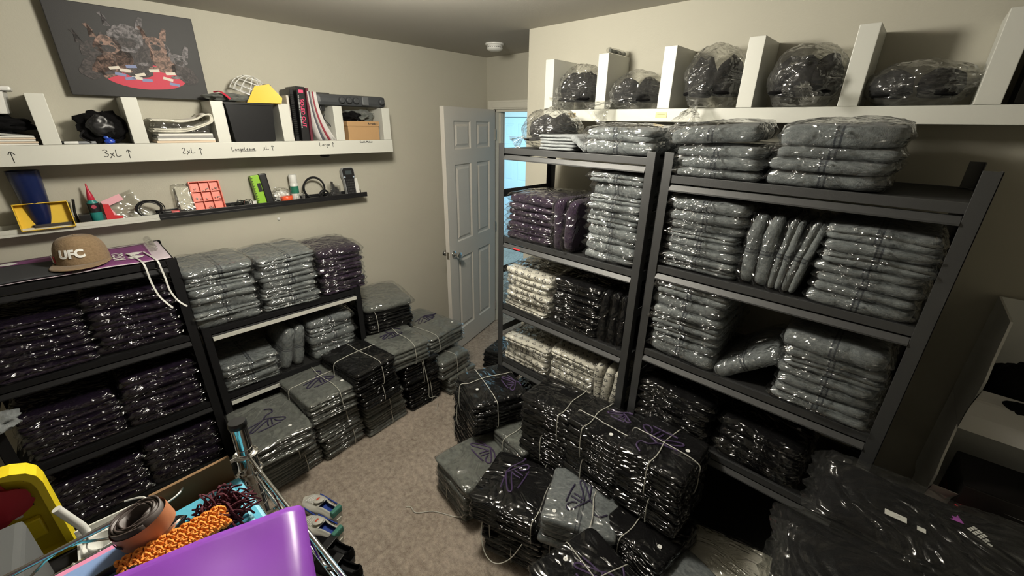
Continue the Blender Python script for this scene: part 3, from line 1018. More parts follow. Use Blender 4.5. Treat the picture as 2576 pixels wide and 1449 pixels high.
bundle('black bundle below the crossed-cord bundle, squeezed thin', -.425, 1.365, .43, .13, .28, .26, -.02, 'black', 5, tie_at=.02)
bundle('tall black bundle with crossed strings and looped purple cords', -.43, 1.375, .562, .17, .28, .28, -.02, 'black', 6, (-.02, .03, .062), (.08, .03), 'dw', .0, lrot=R_(180), cordmat='corddk')
bundle('lowest black bundle in the column closest to the bulging grey bundle', -.42, .86, 0, .16, .27, .30, -.25, 'black', 6, tie=None)
bundle('middle black bundle in the column closest to the bulging grey bundle', -.42, .865, .162, .16, .28, .30, -.25, 'black', 6, tie_at=0)
bundle('black bundle with sticker and purple emblem, nearest of the floor heap', -.425, .87, .325, .155, .30, .31, -.26, 'black', 6, (.0, .0, .055), (-.10, -.03), 'dw', .02, cordmat='corddk')
bundle('small grey bundle standing between the black columns', -.565, .93, 0, .28, .0001 + .10, .20, .3, 'graydk', 9, tie=None) if False else None
bagged('bagged_hoodie', 'grey bagged hoodie wedged upright behind the nearest black bundle', 'hoodie', 'graydk', (-.44, 1.085, .14), (.22, .20, .04), rot=(R_(0), R_(-68), -.3))
bundle('lower grey bundle beside the white bagged shirt', -.165, 1.135, 0, .18, .27, .29, -.3, 'graydk', 6, tie=None)
bundle('grey bundle with a purple cord loop beside the white bagged shirt', -.165, 1.14, .182, .19, .28, .30, -.3, 'gray', 5, (.0, -.02, .05), None, 'd', .0, tail=0, lrot=R_(-30))
bundle('black bundle hidden under the white bagged shirt', -.12, 1.42, 0, .28, .28, .22, .0, 'black', 9, tie=None)
bagged('bagged_shirt', 'plain white folded shirt in clear bag beside the big black garment bags', 'shirt', 'cream', (-.105, 1.40, .285), (.32, .25, .045), .25, part='folded_shirt')

# large flat bags at the end of the wide rack
tote = thing('storage_tote', 'black storage tote under the big black garment bags', 'storage tote', (.30, 1.20, 0), .1)
obj('tote_body', boxm(-.27, .27, -.20, .20, 0, .58, .03), M['plasticblk'], tote); obj('tote_lid', boxm(-.285, .285, -.215, .215, .582, .61, .01), M['plasticblk'], tote)
def bigbag(label, x, y, z, w_, d_, h_, rz, seed, tilt=(0, 0)):
    t = thing('garment_bag', label, 'bagged jacket', (x, y, z), rz, None, (tilt[0], tilt[1], rz))
    bm = slab(w_ - .02, d_ - .02, h_ * .8, seed, 1, 80, .006, 5, .2, sag=.01)
    a = obj('folded_jacket', bm, M['black'], t, True)
    bm = slab(w_ + .02, d_ + .02, h_, seed + 9, 1, 120, .012, 7, .5, fin=.09, crk=.005, sag=.0)
    obj('clear_bag', bm, M['filmbig'], t, True)
    return t
bigbag('lowest big black garment bag on the tote', .30, 1.15, .613, .56, .36, .08, .1, 1)
bigbag('second big black garment bag from the tote', .31, 1.14, .695, .56, .36, .08, .16, 2)
bigbag('crumpled big black garment bag in front, under the emblem one', .31, 1.10, .778, .56, .36, .075, .24, 3)
bigbag('big black garment bag overlapping the emblem one', .30, 1.10, .855, .56, .32, .06, .22, 5, (R_(-2), 0))
em = bigbag('big black garment bag with purple emblem beside the rack end post', .29, 1.345, .90, .50, .26, .06, .03, 4, (R_(3), 0))
emblem_tri(em, Matrix.Translation((.045, .05, .058)) @ Matrix.Rotation(R_(60), 4, 'Z'), .016)
bm = bmesh.new()
for q in range(3):
    for q2 in range(5 - q): box(bm, -.026 + q2 * .0105, -.018 + q2 * .0105, -.010 + q * .009, -.004 + q * .009, 0, .0008, mat=Matrix.Translation((.088, .022, .060)) @ Matrix.Rotation(R_(-35), 4, 'Z'))
obj('printed_words', bm, M['stick'], em)
obj('white_tag', boxm(-.10, -.055, -.055, -.035, .060, .0612), M['stick'], em)
obj('white_tag', boxm(-.035, -.018, -.06, -.045, .060, .0612), M['stick'], em)
obj('size_sticker', lathem([(.009, .060), (.009, .0612)], 18, (.19, -.03, 0)), M['stick'], em)
# loose string on the carpet
tag(obj('loose_string', tubem(smooth_path([(-1.17, 1.0, .12), (-1.20, .95, .05), (-1.25, .93, .006), (-1.36, .87, .004), (-1.42, .80, .004), (-1.47, .80, .004), (-1.49, .78, .004)], 5), .0024, 6), M['string'], None, True), 'frayed white string trailing over the carpet from the grey emblem bundle', 'string')
tag(obj('loose_string', tubem(smooth_path([(-1.01, .93, .30), (-.99, .875, .20), (-.94, .85, .12), (-.88, .86, .10), (-.83, .90, .14), (-.79, .93, .24)], 5), .0024, 6), M['string'], None, True), 'white string loop hanging down the front of the black emblem bundle', 'string')
tag(obj('loose_string', tubem(smooth_path([(-2.09, 1.34, .42), (-2.07, 1.36, .20), (-2.07, 1.36, .10), (-2.05, 1.41, .09), (-2.04, 1.40, .01), (-2.02, 1.36, .004)], 5), .0018, 6), M['string'], None, True), 'kinked white string hanging in front of the black tied bundles', 'string')

# ------------------------------------------------------------------ wall shelves
def wshelf(name, label, org, rz, L, z0, z1, depth, divs, zt, thick):
    """long hollow white shelf with upright dividers; local x along the wall, y = 0 at the wall, room at -y"""
    t = thing(name, label, 'wall shelf', (org[0], org[1], 0), rz)
    obj('shelf_board', boxm(0, L, -depth, -.001, z0, z1, .002), M['shelf'], t)
    for x in divs:
        obj('divider', boxm(x, x + thick, -depth, -.001, z1 + .0005, zt, .002), M['shelf'], t)
    return t


# on the side wall: local x -> world y
S1 = wshelf('divided_wall_shelf', 'long white wall shelf with dividers and handwritten sizes below the dog picture', (XL, -.85), Q, 2.46, 1.725, 1.806, .20,
            [.20, .50, .806, 1.098, 1.437, 1.758, 2.068, 2.398], 2.006, .056)
# on the rack wall: local x -> world x
S2 = wshelf('divided_wall_shelf', 'long white wall shelf holding bags of black caps above the charcoal racks', (-1.56, YR), 0, 2.55, 1.940, 1.994, .20,
            [0, .325, .652, .982, 1.308, 1.634, 1.96, 2.28], 2.237, .056)
for x in (-1.372, -.882):
    p = obj('brass_plaque', boxm(x + 1.56 - .026, x + 1.56 + .026, -.2015, -.2000, 1.957, 1.979, .0004), M['brass'], S2)
    bm = bmesh.new(); box(bm, x + 1.542, x + 1.578, -.2018, -.2015, 1.970, 1.9715); box(bm, x + 1.538, x + 1.582, -.2018, -.2015, 1.964, 1.9652); obj('engraved_line', bm, M['ink'], p)

GLY = {
    '3': [[(0, .9), (.3, 1), (.5, .8), (.2, .55), (.55, .35), (.35, .02), (0, .1)]],
    'X': [[(0, .7), (.5, 0)], [(.5, .75), (0, 0)]],
    'x': [[(0, .5), (.4, 0)], [(.4, .55), (-.1, -.2)]],
    'L': [[(.1, 1), (.05, .05), (.6, .1)]],
    'l': [[(.15, .9), (.05, .1), (.4, .12)]],
    '2': [[(0, .8), (.25, 1), (.45, .75), (0, .05), (.55, .05)]],
    'a': [[(.4, .45), (.1, .4), (0, .1), (.3, .05), (.4, .4), (.42, 0)]],
    'r': [[(0, .5), (.05, 0)], [(.03, .3), (.2, .5), (.35, .45)]],
    'g': [[(.35, .45), (.05, .4), (.05, .1), (.35, .1), (.38, .45), (.3, -.35), (.0, -.3)]],
    'e': [[(.02, .25), (.35, .3), (.2, .5), (0, .3), (.1, .02), (.38, .08)]],
    'o': [[(.2, .48), (0, .25), (.2, 0), (.4, .25), (.2, .48)]],
    'n': [[(0, .45), (.03, 0), (.1, .35), (.3, .45), (.33, 0)]],
    's': [[(.3, .45), (.05, .38), (.28, .18), (0, .02)]],
    'v': [[(0, .45), (.15, 0), (.35, .45)]],
    'S': [[(.45, .9), (.1, .95), (.05, .6), (.4, .4), (.3, .05), (0, .1)]],
    'm': [[(0, .45), (.02, 0), (.1, .4), (.25, .4), (.25, 0), (.35, .42), (.5, .4), (.5, 0)]],
    '^': [[(.2, -.3), (.2, .9)], [(-.05, .6), (.2, .95), (.5, .55)]],
    '/': [[(0, -.1), (.4, .9)]],
    'M': [[(0, 0), (.05, .9), (.3, .3), (.55, .9), (.6, 0)]],
    'd': [[(.35, .4), (.05, .35), (.05, .05), (.35, .1), (.36, .9), (.38, 0)]],
    'i': [[(.05, .45), (.05, 0)]],
    'u': [[(0, .45), (.05, .05), (.3, .05), (.33, .45), (.35, 0)]],
    't': [[(.15, .9), (.15, .05), (.3, .02)], [(0, .5), (.32, .52)]],
}
def handwriting(parent, s, x, z, size, under=False, yf=-.2006):
    bm = bmesh.new()
    cx = x
    for ch in s:
        if ch == ' ':
            cx += .5 * size
            continue
        mx = 0
        for st in GLY[ch]:
            pts = [(cx + px * size, yf, z + py * size) for px, py in st]
            if len(pts) > 2: pts = smooth_path(pts, 3)
            tube(bm, pts, .0013, 4, flat=1)
            mx = max(mx, max(p[0] for p in st))
        cx += (mx + .22) * size
    if under: tube(bm, [(x, yf, z - .25 * size), (cx, yf, z - .15 * size)], .0009, 4)
    obj('handwriting', bm, M['ink'], parent)
handwriting(S1, '3xL ^', .96 + .02, 1.752, .030)
handwriting(S1, '2xL ^', 1.27, 1.756, .026)
handwriting(S1, 'Longsleeve', 1.485, 1.762, .019, True)
handwriting(S1, 'xL ^', 1.64, 1.764, .022)
handwriting(S1, 'Large ^', 1.955, 1.775, .021)
handwriting(S1, 'Small/Medium', 2.22, 1.790, .012)
handwriting(S1, '^', .70, 1.75, .035)

# narrow picture ledges
def ledge(label, y0, y1, mat):
    t = thing('picture_ledge', label, 'picture ledge', (XL, y0, 0), Q)
    L = y1 - y0
    obj('ledge_board', boxm(0, L, -.10, -.001, 1.424, 1.436, .001), mat, t)
    obj('front_lip', boxm(0, L, -.1005, -.090, 1.4362, 1.455, .001), mat, t)
    obj('back_board', boxm(0, L, -.010, -.0012, 1.4362, 1.462, .001), mat, t)
ledge('white narrow picture ledge with the navy cup and yellow box', -.85, .2655, M['shelf'])
ledge('black narrow picture ledge with the coral organiser and coiled cable', .2665, 1.43, M['plasticblk'])

# smoothly wobbling lump
def lump(rx, ry, rz_, seed, amp=.15, freq=2.5, sub=4, crk=0, flat=None):
    bm = bmesh.new()
    bmesh.ops.create_icosphere(bm, subdivisions=sub, radius=1)
    off = Vector((seed * 5.3, seed * 2.9, seed * 1.1))
    for v in bm.verts:
        n = v.co.normalized()
        k = 1 + amp * noise.noise(n * freq + off) * 2 + amp * .5 * noise.noise(n * freq * 3 + off)
        if crk: k += crk * (1 - abs(noise.noise(n * freq * 5 + off)) * 3)
        p = n * k
        v.co = Vector((p.x * rx, p.y * ry, p.z * rz_))
        if flat is not None and v.co.z < -flat * rz_: v.co.z = -flat * rz_
    return bm


def knotted_bag(label, loc, r, knot_dir, content, seed, tail=.07, group='bags of black caps', name='bag_of_caps', rz=0, cat='bag of caps'):
    """clear bag twisted shut at one end, flaring tail past the knot"""
    t = thing(name, label, cat, loc, rz, group)
    rx, ry, rzz = r
    kd = Vector(knot_dir).normalized()
    # caps nested inside: dome crown plus stacked brims
    for k in range(content):
        f = k / max(1, content - 1) if content > 1 else .5
        x = (f - .5) * rx * .9
        bm = lump(rx * .42, ry * .62, rzz * .70, seed + k * 3, .10, 2.2, 3, 0, .62)
        for v in bm.verts: v.co.x += x; v.co.z += -.04 * rzz
        c = obj('black_cap', bm, M['black'], t, True)
        bm = lump(rx * .34, ry * .30, rzz * .08, seed + k, .05, 2, 2)
        for v in bm.verts: v.co.x += x; v.co.y -= ry * .58; v.co.z -= rzz * (.42 + .0 * k)
        obj('cap_brim', bm, M['black'], c, True)
    bm = bmesh.new()
    bmesh.ops.create_icosphere(bm, subdivisions=5, radius=1)
    off = Vector((seed * 3.3, seed, 0))
    e1 = kd.orthogonal().normalized(); e2 = kd.cross(e1)
    for v in bm.verts:
        n = v.co.normalized()
        a = math.acos(max(-1, min(1, n.dot(kd))))
        phi = math.atan2(n.dot(e2), n.dot(e1))
        pleat = math.sin(phi * 11 + 2 * noise.noise(n * 2 + off)) * .05 * math.exp(-a * 1.3) + math.sin(phi * 23) * .02 * math.exp(-a * 1.8)
        k = 1.0 + .09 * noise.noise(n * 2.2 + off) + .035 * (1 - abs(noise.noise(n * 7 + off)) * 3) + pleat
        p = n * k
        if a < .45:
            s = a / .45
            p = kd * (1.05 + (1 - s) * .10) + (n - kd * n.dot(kd)) * (.25 + .75 * s)
        v.co = Vector((p.x * rx, p.y * ry, p.z * rzz))
        if v.co.z < -rzz * .80: v.co.z = -rzz * .80
    b = obj('clear_bag', bm, M['haze'], t, True)
    # knot and flared tail
    K = Vector((kd.x * rx, kd.y * ry, kd.z * rzz)) * 1.12
    bm = bmesh.new()
    bmesh.ops.create_icosphere(bm, subdivisions=2, radius=.010)
    for v in bm.verts: v.co = v.co * (1 + .3 * noise.noise(v.co * 300)) + K
    obj('knot', bm, M['haze'], b, True)
    if tail:
        bm = bmesh.new()
        td = Vector((kd.x, kd.y, kd.z - .35)).normalized()
        f1 = td.orthogonal().normalized(); f2 = td.cross(f1)
        rings = []
        for i in range(9):
            s = i / 8
            R = .006 + tail * .55 * s ** 1.2
            rings.append([bm.verts.new(K + td * tail * s + (f1 * math.cos(q) * .55 + f2 * math.sin(q)) * R * (1 + .28 * math.sin(q * 7 + seed)) + noise.noise_vector(Vector((q * 2, s * 5, seed))) * .012 * s) for q in [2 * PI * k / 42 for k in range(42)]])
        for A, B in zip(rings, rings[1:]):
            for k in range(42): bm.faces.new((A[k], A[(k + 1) % 42], B[(k + 1) % 42], B[k]))
        obj('bag_tail', bm, M['haze'], b, True)
    return t


SZ = 1.995
knotted_bag('knotted clear bag of black caps in the end compartment nearest the doorway', (-1.375, 1.975, SZ + .098), (.125, .13, .118), (-.5, -.9, -.35), 3, 1, .035)
knotted_bag('clear bag of caps spilling its tail over the shelf edge, between brass plaques', (-1.05, 1.975, SZ + .075), (.125, .13, .092), (-.65, -.9, -.45), 2, 2, .11)
knotted_bag('clear bag of caps with faint purple emblem, in the third compartment', (-.70, 1.965, SZ + .108), (.118, .14, .132), (-.15, -1, -.75), 2, 3, .10)
knotted_bag('knotted clear bag of black caps with the knot facing out, fourth compartment', (-.375, 1.965, SZ + .095), (.125, .15, .115), (.25, -1, -.25), 3, 4, .055)
knotted_bag('low clear bag of flat black caps knotted at its side, roomy fifth compartment', (-.07, 1.985, SZ + .062), (.135, .12, .076), (.97, -.2, .25), 2, 5, .06)
knotted_bag('knotted clear bag of dark caps standing on the doorway rack top', (-1.335, 1.70, 1.811 + .085), (.125, .16, .103), (-.9, -.7, -.35), 2, 6, .06)
tag(obj('black_box', boxm(.155, .40, 1.925, 2.07, SZ + .001, SZ + .17, .004), M['plasticblk']), 'black box in the last compartment of the long cap shelf', 'box')
r = thing('rolled_bag', 'small rolled clear bag on top of a shelf divider', 'rolled bag', (-1.195, 1.99, 2.2375), Q)
obj('clear_bag', tubem([(-.085 + .017 * k, .004 * math.sin(k), .014) for k in range(11)], .014, 12, rs=[.010 + .005 * abs(math.sin(k * 1.7)) for k in range(11)]), M['haze'], r, True)
obj('grey_sleeve', tubem([(-.07, 0, .014), (.07, 0, .014)], .008, 8), M['graydk'], r, True)

# unbagged tees on the doorway rack top
for k in range(5):
    bagged('folded_tee', 'pale grey unbagged tee, %s of the loose folded pile' % (ORD[4 - k] if k else 'bottommost'), 'tee', 'tee', (-1.215 + .004 * (k % 2), FY + .15, 1.811 + .0135 * k), (.20, .28, .0145), .04 * (k % 3), 'loose folded tees', None, None, None, 'thin', 'folded_cloth')
bagged('folded_tee', 'grey tee draped in a wedge against the loose folded pile', 'tee', 'tee', (-1.105, FY + .14, 1.835), (.10, .26, .03), None, None, rot=(0, R_(35), .1), bag=None, kind='thin', part='folded_cloth')
bagged('bagged_hoodie', 'black bagged hoodie filling the gap between the two racks tops', 'hoodie', 'black', (-.695, FY + .33, 1.834), (.08, .10, .07), bag='filmdk')

# ------------------------------------------------------------------ canvas picture
cv = thing('canvas_picture', 'dark unframed canvas of dogs around a red card table', 'picture', (-2.84, .36, 2.2), 0)
mcv = Matrix.Translation((0, 0, 0)) @ Matrix.Rotation(R_(2), 4, 'Y')
obj('canvas', boxm(-.018, .018, -.258, .260, -.188, .182, .002, mat=mcv), plain('dark_canvas_print', (.012, .011, .011), .55, 0, .0004, 900), cv)
FX = .0195
def flat_poly(pts, name, mat, layer, parent=cv):
    """pts in picture units: u 0..1 across, v 0..1 up"""
    bm = bmesh.new()
    vs_ = [bm.verts.new(mcv @ Vector((FX + layer * .0002, -.258 + u * .518, -.188 + v * .370))) for u, v in pts]
    bm.faces.new(vs_)
    return obj(name, bm, mat, parent)
def ell(cu, cv_, ru, rv, a0=0, a1=360, n=28, rot=0, wob=0, seed=0):
    out = []
    for k in range(n + (0 if a1 - a0 >= 360 else 1)):
        a = R_(a0 + (a1 - a0) * k / n)
        q = 1 + wob * noise.noise(Vector((math.cos(a) * 2, math.sin(a) * 2, seed)))
        x, y = math.cos(a) * ru * q, math.sin(a) * rv * q
        out.append((cu + x * math.cos(rot) - y * math.sin(rot), cv_ + x * math.sin(rot) + y * math.cos(rot)))
    return out
def dogm(name, c):
    m, nt, p = new_mat(name)
    n = noise_tex(nt, coord(nt), 60, 4, .7, .8)
    f = ((n - .42) * 4.5).max(0.0).min(1.0)
    nt.links.new(mixc(nt, f, tuple(x * .18 for x in c), c), p.inputs['Base Color'])
    p.inputs['Roughness'].default_value = .6
    return m
dg, dt, dk = dogm('grey_fur_print', (.22, .20, .21)), dogm('tan_fur_print', (.33, .20, .155)), dogm('dark_fur_print', (.07, .055, .055))
red = plain('red_felt_print', (.55, .035, .07), .6)
flat_poly(ell(.545, .25, .30, .150, wob=.03), 'printed_table', red, 1)
dogs = [((.47, .68), (.19, .25), dg, 0.05, 1), ((.33, .58), (.14, .18), dt, -.5, 2), ((.22, .52), (.12, .15), dk, -.6, 3), ((.67, .64), (.11, .15), dt, .1, 4), ((.82, .48), (.10, .12), dg, .5, 5)]
for (cu, c2), (ru, rv), mt, ro, sd_ in dogs:
    body = flat_poly(ell(cu + .01 + (.02 if cu > .5 else 0), c2 - .17, ru * .8, rv * 1.15, rot=ro, wob=.3, seed=sd_), 'printed_dog', dk if mt is dg else mt, 2)
    flat_poly(ell(cu, c2, ru * .62, rv * .62, rot=ro, wob=.25, seed=sd_ + 5), 'dog_head', mt, 4, body)
    for s in (-1, 1):
        ex, ey = cu + s * ru * .55, c2 + rv * .55
        flat_poly([(ex - .025, ey - .03), (ex + .025, ey - .03), (ex + s * .045, ey + .10), (ex + s * .02, ey + .115), (ex - .01 * s, ey + .05)], 'dog_ear', mt, 3, body)
        flat_poly(ell(cu + s * ru * .25, c2 + rv * .10, .012, .014, n=10), 'dog_eye', M['ink'], 6, body)
    flat_poly(ell(cu, c2 - rv * .22, ru * .34, rv * .22, wob=.2, seed=sd_), 'dog_muzzle', dk, 5, body)
    flat_poly(ell(cu, c2 - rv * .10, .016, .014, n=10), 'dog_nose', M['ink'], 7, body)
    flat_poly(ell(cu + (.08 if cu < .5 else -.05), max(.27, c2 - .28), .045, .02, rot=.2), 'dog_paw', mt, 5, body)
cardm = plain('card_print', (.66, .60, .52), .6); cardb = plain('blue_card_print', (.20, .24, .42), .6)
for i, (u, v, a, bl) in enumerate([(.33, .33, .2, 0), (.40, .31, -.1, 0), (.45, .36, .1, 1), (.36, .26, -.2, 1), (.50, .27, .3, 0), (.47, .23, -.1, 0), (.54, .21, .0, 1), (.61, .33, .1, 0), (.70, .24, -.3, 0), (.74, .18, -.2, 1), (.73, .31, .1, 0), (.42, .22, .2, 1)]):
    c, s = math.cos(a), math.sin(a)
    flat_poly([(u + x * c - y * s, v + (x * s + y * c) * 1.2) for x, y in ((-.038, -.014), (.038, -.014), (.038, .014), (-.038, .014))], 'printed_card', cardb if bl else cardm, 8 + i % 3)

# ------------------------------------------------------------------ things on the divided shelf (local x = along wall, -y = room)
def on_wall(name, label, cat, y, z, dep=.10, group=None, extra=0.0):
    return thing(name, label, cat, (XL + dep, y, z), Q + extra, group)
ZS = 1.8065
def tubm(mat_, x, parts): pass
# white tub
t = on_wall('plastic_tub', 'white lidded plastic tub at the very end above the paper pile', 'tub', -.155, 1.925, .11)
obj('tub_body', lathem([(.062, 0), (.066, .004), (.078, .082), (.080, .084)], 4, sx=1.15, mat=Matrix.Rotation(R_(45), 4, 'Z')), M['plasticwht'], t)
obj('tub_lid', boxm(-.082, .082, -.075, .075, .086, .104, .008), M['plasticwht'], t)
t = on_wall('black_pouch', 'crumpled black pouch under the white tub', 'pouch', -.17, ZS + .077, .10); bm = lump(.115, .085, .040, 3, .2); obj('pouch_body', bm, M['black'], t, True)
t = on_wall('tilted_tray', 'grey tray tilted on the paper pile', 'tray', -.16, ZS + .045, .10, extra=0); t.rotation_euler = (0, R_(0), Q)
obj('tray_body', boxm(-.10, .10, -.085, .07, -.005, .003, .002, mat=Matrix.Rotation(R_(7), 4, 'Y')), plain('pale_grey_plastic', (.40, .40, .38), .4), t)
paper = plain('kraft_paper', (.62, .50, .38), .8); paperw = plain('white_paper', (.72, .71, .66), .7)
for k in range(5):
    t = on_wall('envelope', '%s envelope of the paper pile beneath the tilted tray' % ['lowest', 'second lowest', 'middle', 'second highest', 'topmost'][k], 'envelope', -.165 + .004 * (k % 2), ZS + .0075 * k, .10, 'envelopes on the divided shelf')
    obj('paper', boxm(-.108 + .003 * k, .108 - .002 * k, -.092, .08, 0, .0065, .001), paper if k % 2 else paperw, t)
# black bag compartment
t = on_wall('camera_bag', 'crumpled black padded bag in the open compartment', 'bag', .165, ZS + .066, .10)
obj('bag_body', lump(.082, .075, .072, 8, .22, 2.2, 4, .0, .9), M['black'], t, True)
bm = lump(.045, .02, .045, 9, .15, 2); [setattr(v, 'co', v.co + Vector((-.01, -.070, .008))) for v in bm.verts]; obj('bag_pocket', bm, M['plasticblk'], t, True)
obj('strap', tubem(smooth_path([(-.07, -.05, -.01), (-.088, -.07, -.035), (-.06, -.085, -.06)], 5), .004, 6), M['plasticblk'], t, True)
t = on_wall('blue_clip', 'small glossy blue clip in front of the black bag', 'clip', .167, ZS, .175)
obj('clip_body', lump(.019, .012, .012, 4, .12, 3, 3, 0, .95), plain('blue_plastic', (.02, .06, .42), .25), t, True); [setattr(v, 'co', v.co + Vector((0, 0, .0115))) for v in t.children[0].data.vertices]
bm = lump(.013, .010, .009, 5, .1, 3, 3); [setattr(v, 'co', v.co + Vector((-.005, -.004, .028))) for v in bm.verts]; obj('clip_lever', bm, plain('blue_plastic_b', (.03, .09, .5), .25), t, True)
pens = [('black marker lying at the back of the open compartment', M['plasticblk'], .055, .145), ('grey and white pen lying at the front of the open compartment', plain('grey_pen', (.25, .26, .28), .4), .075, .18)]
for lb, mt, y, dp in pens:
    t = on_wall('pen', lb, 'pen', y, ZS + .0065, dp, extra=.06)
    obj('pen_barrel', lathem([(.002, -.055), (.0055, -.05), (.006, .02), (.006, .045)], 12, mat=Matrix.Rotation(R_(90), 4, 'Y')), mt, t, True)
    obj('pen_cap', lathem([(.0065, .012), (.0065, .052), (.005, .056)], 12, mat=Matrix.Rotation(R_(-90), 4, 'Y')), M['plasticwht'] if mt is not M['plasticblk'] else mt, t, True)
# papers and rolled cream tee
for k in range(4):
    t = on_wall('paper_stack', '%s stack of paper under the rolled cream cloth' % ['lowest', 'second lowest', 'second highest', 'highest'][k], 'paper stack', .452 + .003 * (k % 2), ZS + .011 * k, .10, 'paper stacks')
    obj('paper', boxm(-.118 + .003 * k, .122 - .003 * k, -.09, .08, 0, .0102, .001), [paper, paperw, plain('grey_card', (.24, .24, .23), .6), paperw][k], t)
t = on_wall('rolled_cloth', 'cream cloth folded over with a rolled end on the paper stacks', 'cloth', .455, ZS + .046, .10)
pts = [(-.125, 0, .008), (-.09, 0, .006), (0, 0, .010), (.06, 0, .022), (.115, 0, .05), (.128, 0, .072), (.118, 0, .088), (.095, 0, .088), (.082, 0, .074), (.05, 0, .064), (-.02, 0, .052), (-.08, 0, .056), (-.125, 0, .060)]
sp = smooth_path(pts, 5)
bm = bmesh.new()
for layer in (0, 1):
    rows = []
    for i, p in enumerate(sp):
        rows.append([bm.verts.new((p.x * (1 - .05 * layer), -.095 + .17 * j / 8 + .003 * math.sin(i * .8 + j), p.z * (1 - .12 * layer) + .009 * layer + .003 * math.sin(i * .5 + j))) for j in range(9)])
    for A, B in zip(rows, rows[1:]):
        for j in range(8): bm.faces.new((A[j], A[j + 1], B[j + 1], B[j]))
me = mesh_from(bm, 'cloth', M['cream'], True)
o = obj('cloth_sheet', me, None, t); md = o.modifiers.new('thick', 'SOLIDIFY'); md.thickness = .006; md.offset = 0
bm = slab(.23, .17, .05, 7, 1, 50, .006, 12, .3, fin=.04, crk=.004); obj('plastic_sleeve', bm, M['haze'], o, True)
# black bin with things on it
t = on_wall('black_bin', 'black square bin pushed into the shelf under the wire basket', 'bin', .775, ZS, .115)
bm = bmesh.new(); lathe(bm, [(.155, 0), (.168, .005), (.190, .185), (.196, .187), (.196, .196), (.185, .196)], 4, sx=.98, sy=.78, mat=Matrix.Rotation(R_(45), 4, 'Z'))
for v in bm.verts: v.co.x *= .98; v.co.y *= .82
obj('bin_body', bm, M['plasticblk'], t)
t = on_wall('flat_cap_hat', 'flat grey cap lying over the black bin and divider', 'cap', .69, ZS + .2005, .12); bm = lump(.10, .075, .022, 11, .15, 2, 4, 0, .9); [setattr(v, 'co', v.co + Vector((0, 0, .02))) for v in bm.verts]; obj('cap_crown', bm, M['graydk'], t, True)
obj('red_ribbon', tubem(smooth_path([(-.062, -.03, .042), (-.045, -.06, .045), (-.03, -.085, .03), (-.012, -.09, .010)], 5), .009, 6, flat=.3), plain('red_fabric', (.62, .03, .07), .6), t, True)
t = on_wall('wire_basket', 'white wire dome basket behind the yellow box', 'wire basket', .81, ZS + .245, .085)
bm = bmesh.new(); Rb = .095
tilt = Matrix.Rotation(R_(18), 4, 'Y') @ Matrix.Rotation(R_(10), 4, 'X')
for k in range(7):
    a = PI * k / 7
    tube(bm, [tilt @ Vector((math.cos(a) * Rb * math.cos(q), math.sin(a) * Rb * .8 * math.cos(q), Rb * .98 * math.sin(q))) for q in [PI * i / 18 for i in range(19)]], .0021, 6)
for h_ in (0, .3, .62, .86):
    rr = math.sqrt(1 - h_ * h_) * Rb
    tube(bm, [tilt @ Vector((rr * math.cos(2 * PI * i / 36), rr * .8 * math.sin(2 * PI * i / 36), h_ * Rb)) for i in range(36)], .0023 if h_ else .0032, 6, True)
for s in range(3):
    tube(bm, smooth_path([tilt @ Vector((Rb * .2, -Rb * .78 + .008 * s, .012 + .006 * s)), tilt @ Vector((Rb * .9, -Rb * .5 + .006 * s, .014)), tilt @ Vector((Rb * 1.5, -Rb * .1, .004 + .003 * s)), tilt @ Vector((Rb * 1.62, .02, -.008))], 5), .0022, 6)
obj('wire_frame', bm, M['plasticwht'], t, True)
yel = plain('yellow_plastic', (.80, .50, .015), .45)
t = on_wall('yellow_box', 'yellow faceted box lying against the wire basket', 'box', .855, ZS + .199, .165, extra=R_(-18))
bm = bmesh.new(); polyx(bm, [(-.085, .0), (-.035, .082), (.035, .095), (.088, .028), (.080, .0)], -.035, .035, mat=Matrix.Rotation(R_(90), 4, 'X')); obj('box_body', bm, yel, t)
obj('dark_slot', boxm(-.004, .036, -.010, .02, .0865, .096, .001, mat=Matrix.Rotation(R_(4), 4, 'Y')), M['plasticblk'], t)
# books
def book(label, y, w_, h_, d_, mat, lean=0.0, title=None, tm=None, spiral=False, pages=True, extra=None, dep=.10):
    t = on_wall('book', label, 'book', y, ZS, dep, 'books on the divided shelf')
    t.rotation_euler = (0, 0, Q)
    m = Matrix.Rotation(lean, 4, 'Y')
    bm = bmesh.new()
    box(bm, -w_ / 2, w_ / 2, -d_ / 2, -d_ / 2 + .002, 0, h_, .0007, mat=m); box(bm, -w_ / 2, -w_ / 2 + .002, -d_ / 2, d_ / 2, 0, h_, mat=m); box(bm, w_ / 2 - .002, w_ / 2, -d_ / 2, d_ / 2, 0, h_, mat=m)
    c = obj('cover', bm, mat, t)
    obj('pages', boxm(-w_ / 2 + .0025, w_ / 2 - .0025, -d_ / 2 + .0025, d_ / 2 - .003, .003, h_ - .003, mat=m), paperw, t)
    if title:
        put_text('title', title, w_ * (.62 if len(title) < 10 else .4), tm, c, m @ frame_m((0, -d_ / 2 - .0006, h_ * .52), (0, 0, -1), (1, 0, 0)), ext=.0003, bold=.0004)
    if spiral:
        bm = bmesh.new()
        for k in range(22):
            zc = .03 + k * (h_ - .06) / 21
            tube(bm, [m @ Vector((math.cos(a) * (w_ * .55), -d_ / 2 - .002 + math.sin(a) * .009, zc)) for a in [2 * PI * i / 12 for i in range(12)]], .0013, 5, True)
        obj('spiral_binding', bm, M['plasticblk'], t)
    return t
black = M['plasticblk']; pink = plain('pink_lettering', (.72, .06, .16), .5)
book('white paperback between divider and spiral notebook', .968, .014, .245, .14, plain('white_cover', (.62, .58, .52), .5), .03, 'The U', M['ink'])
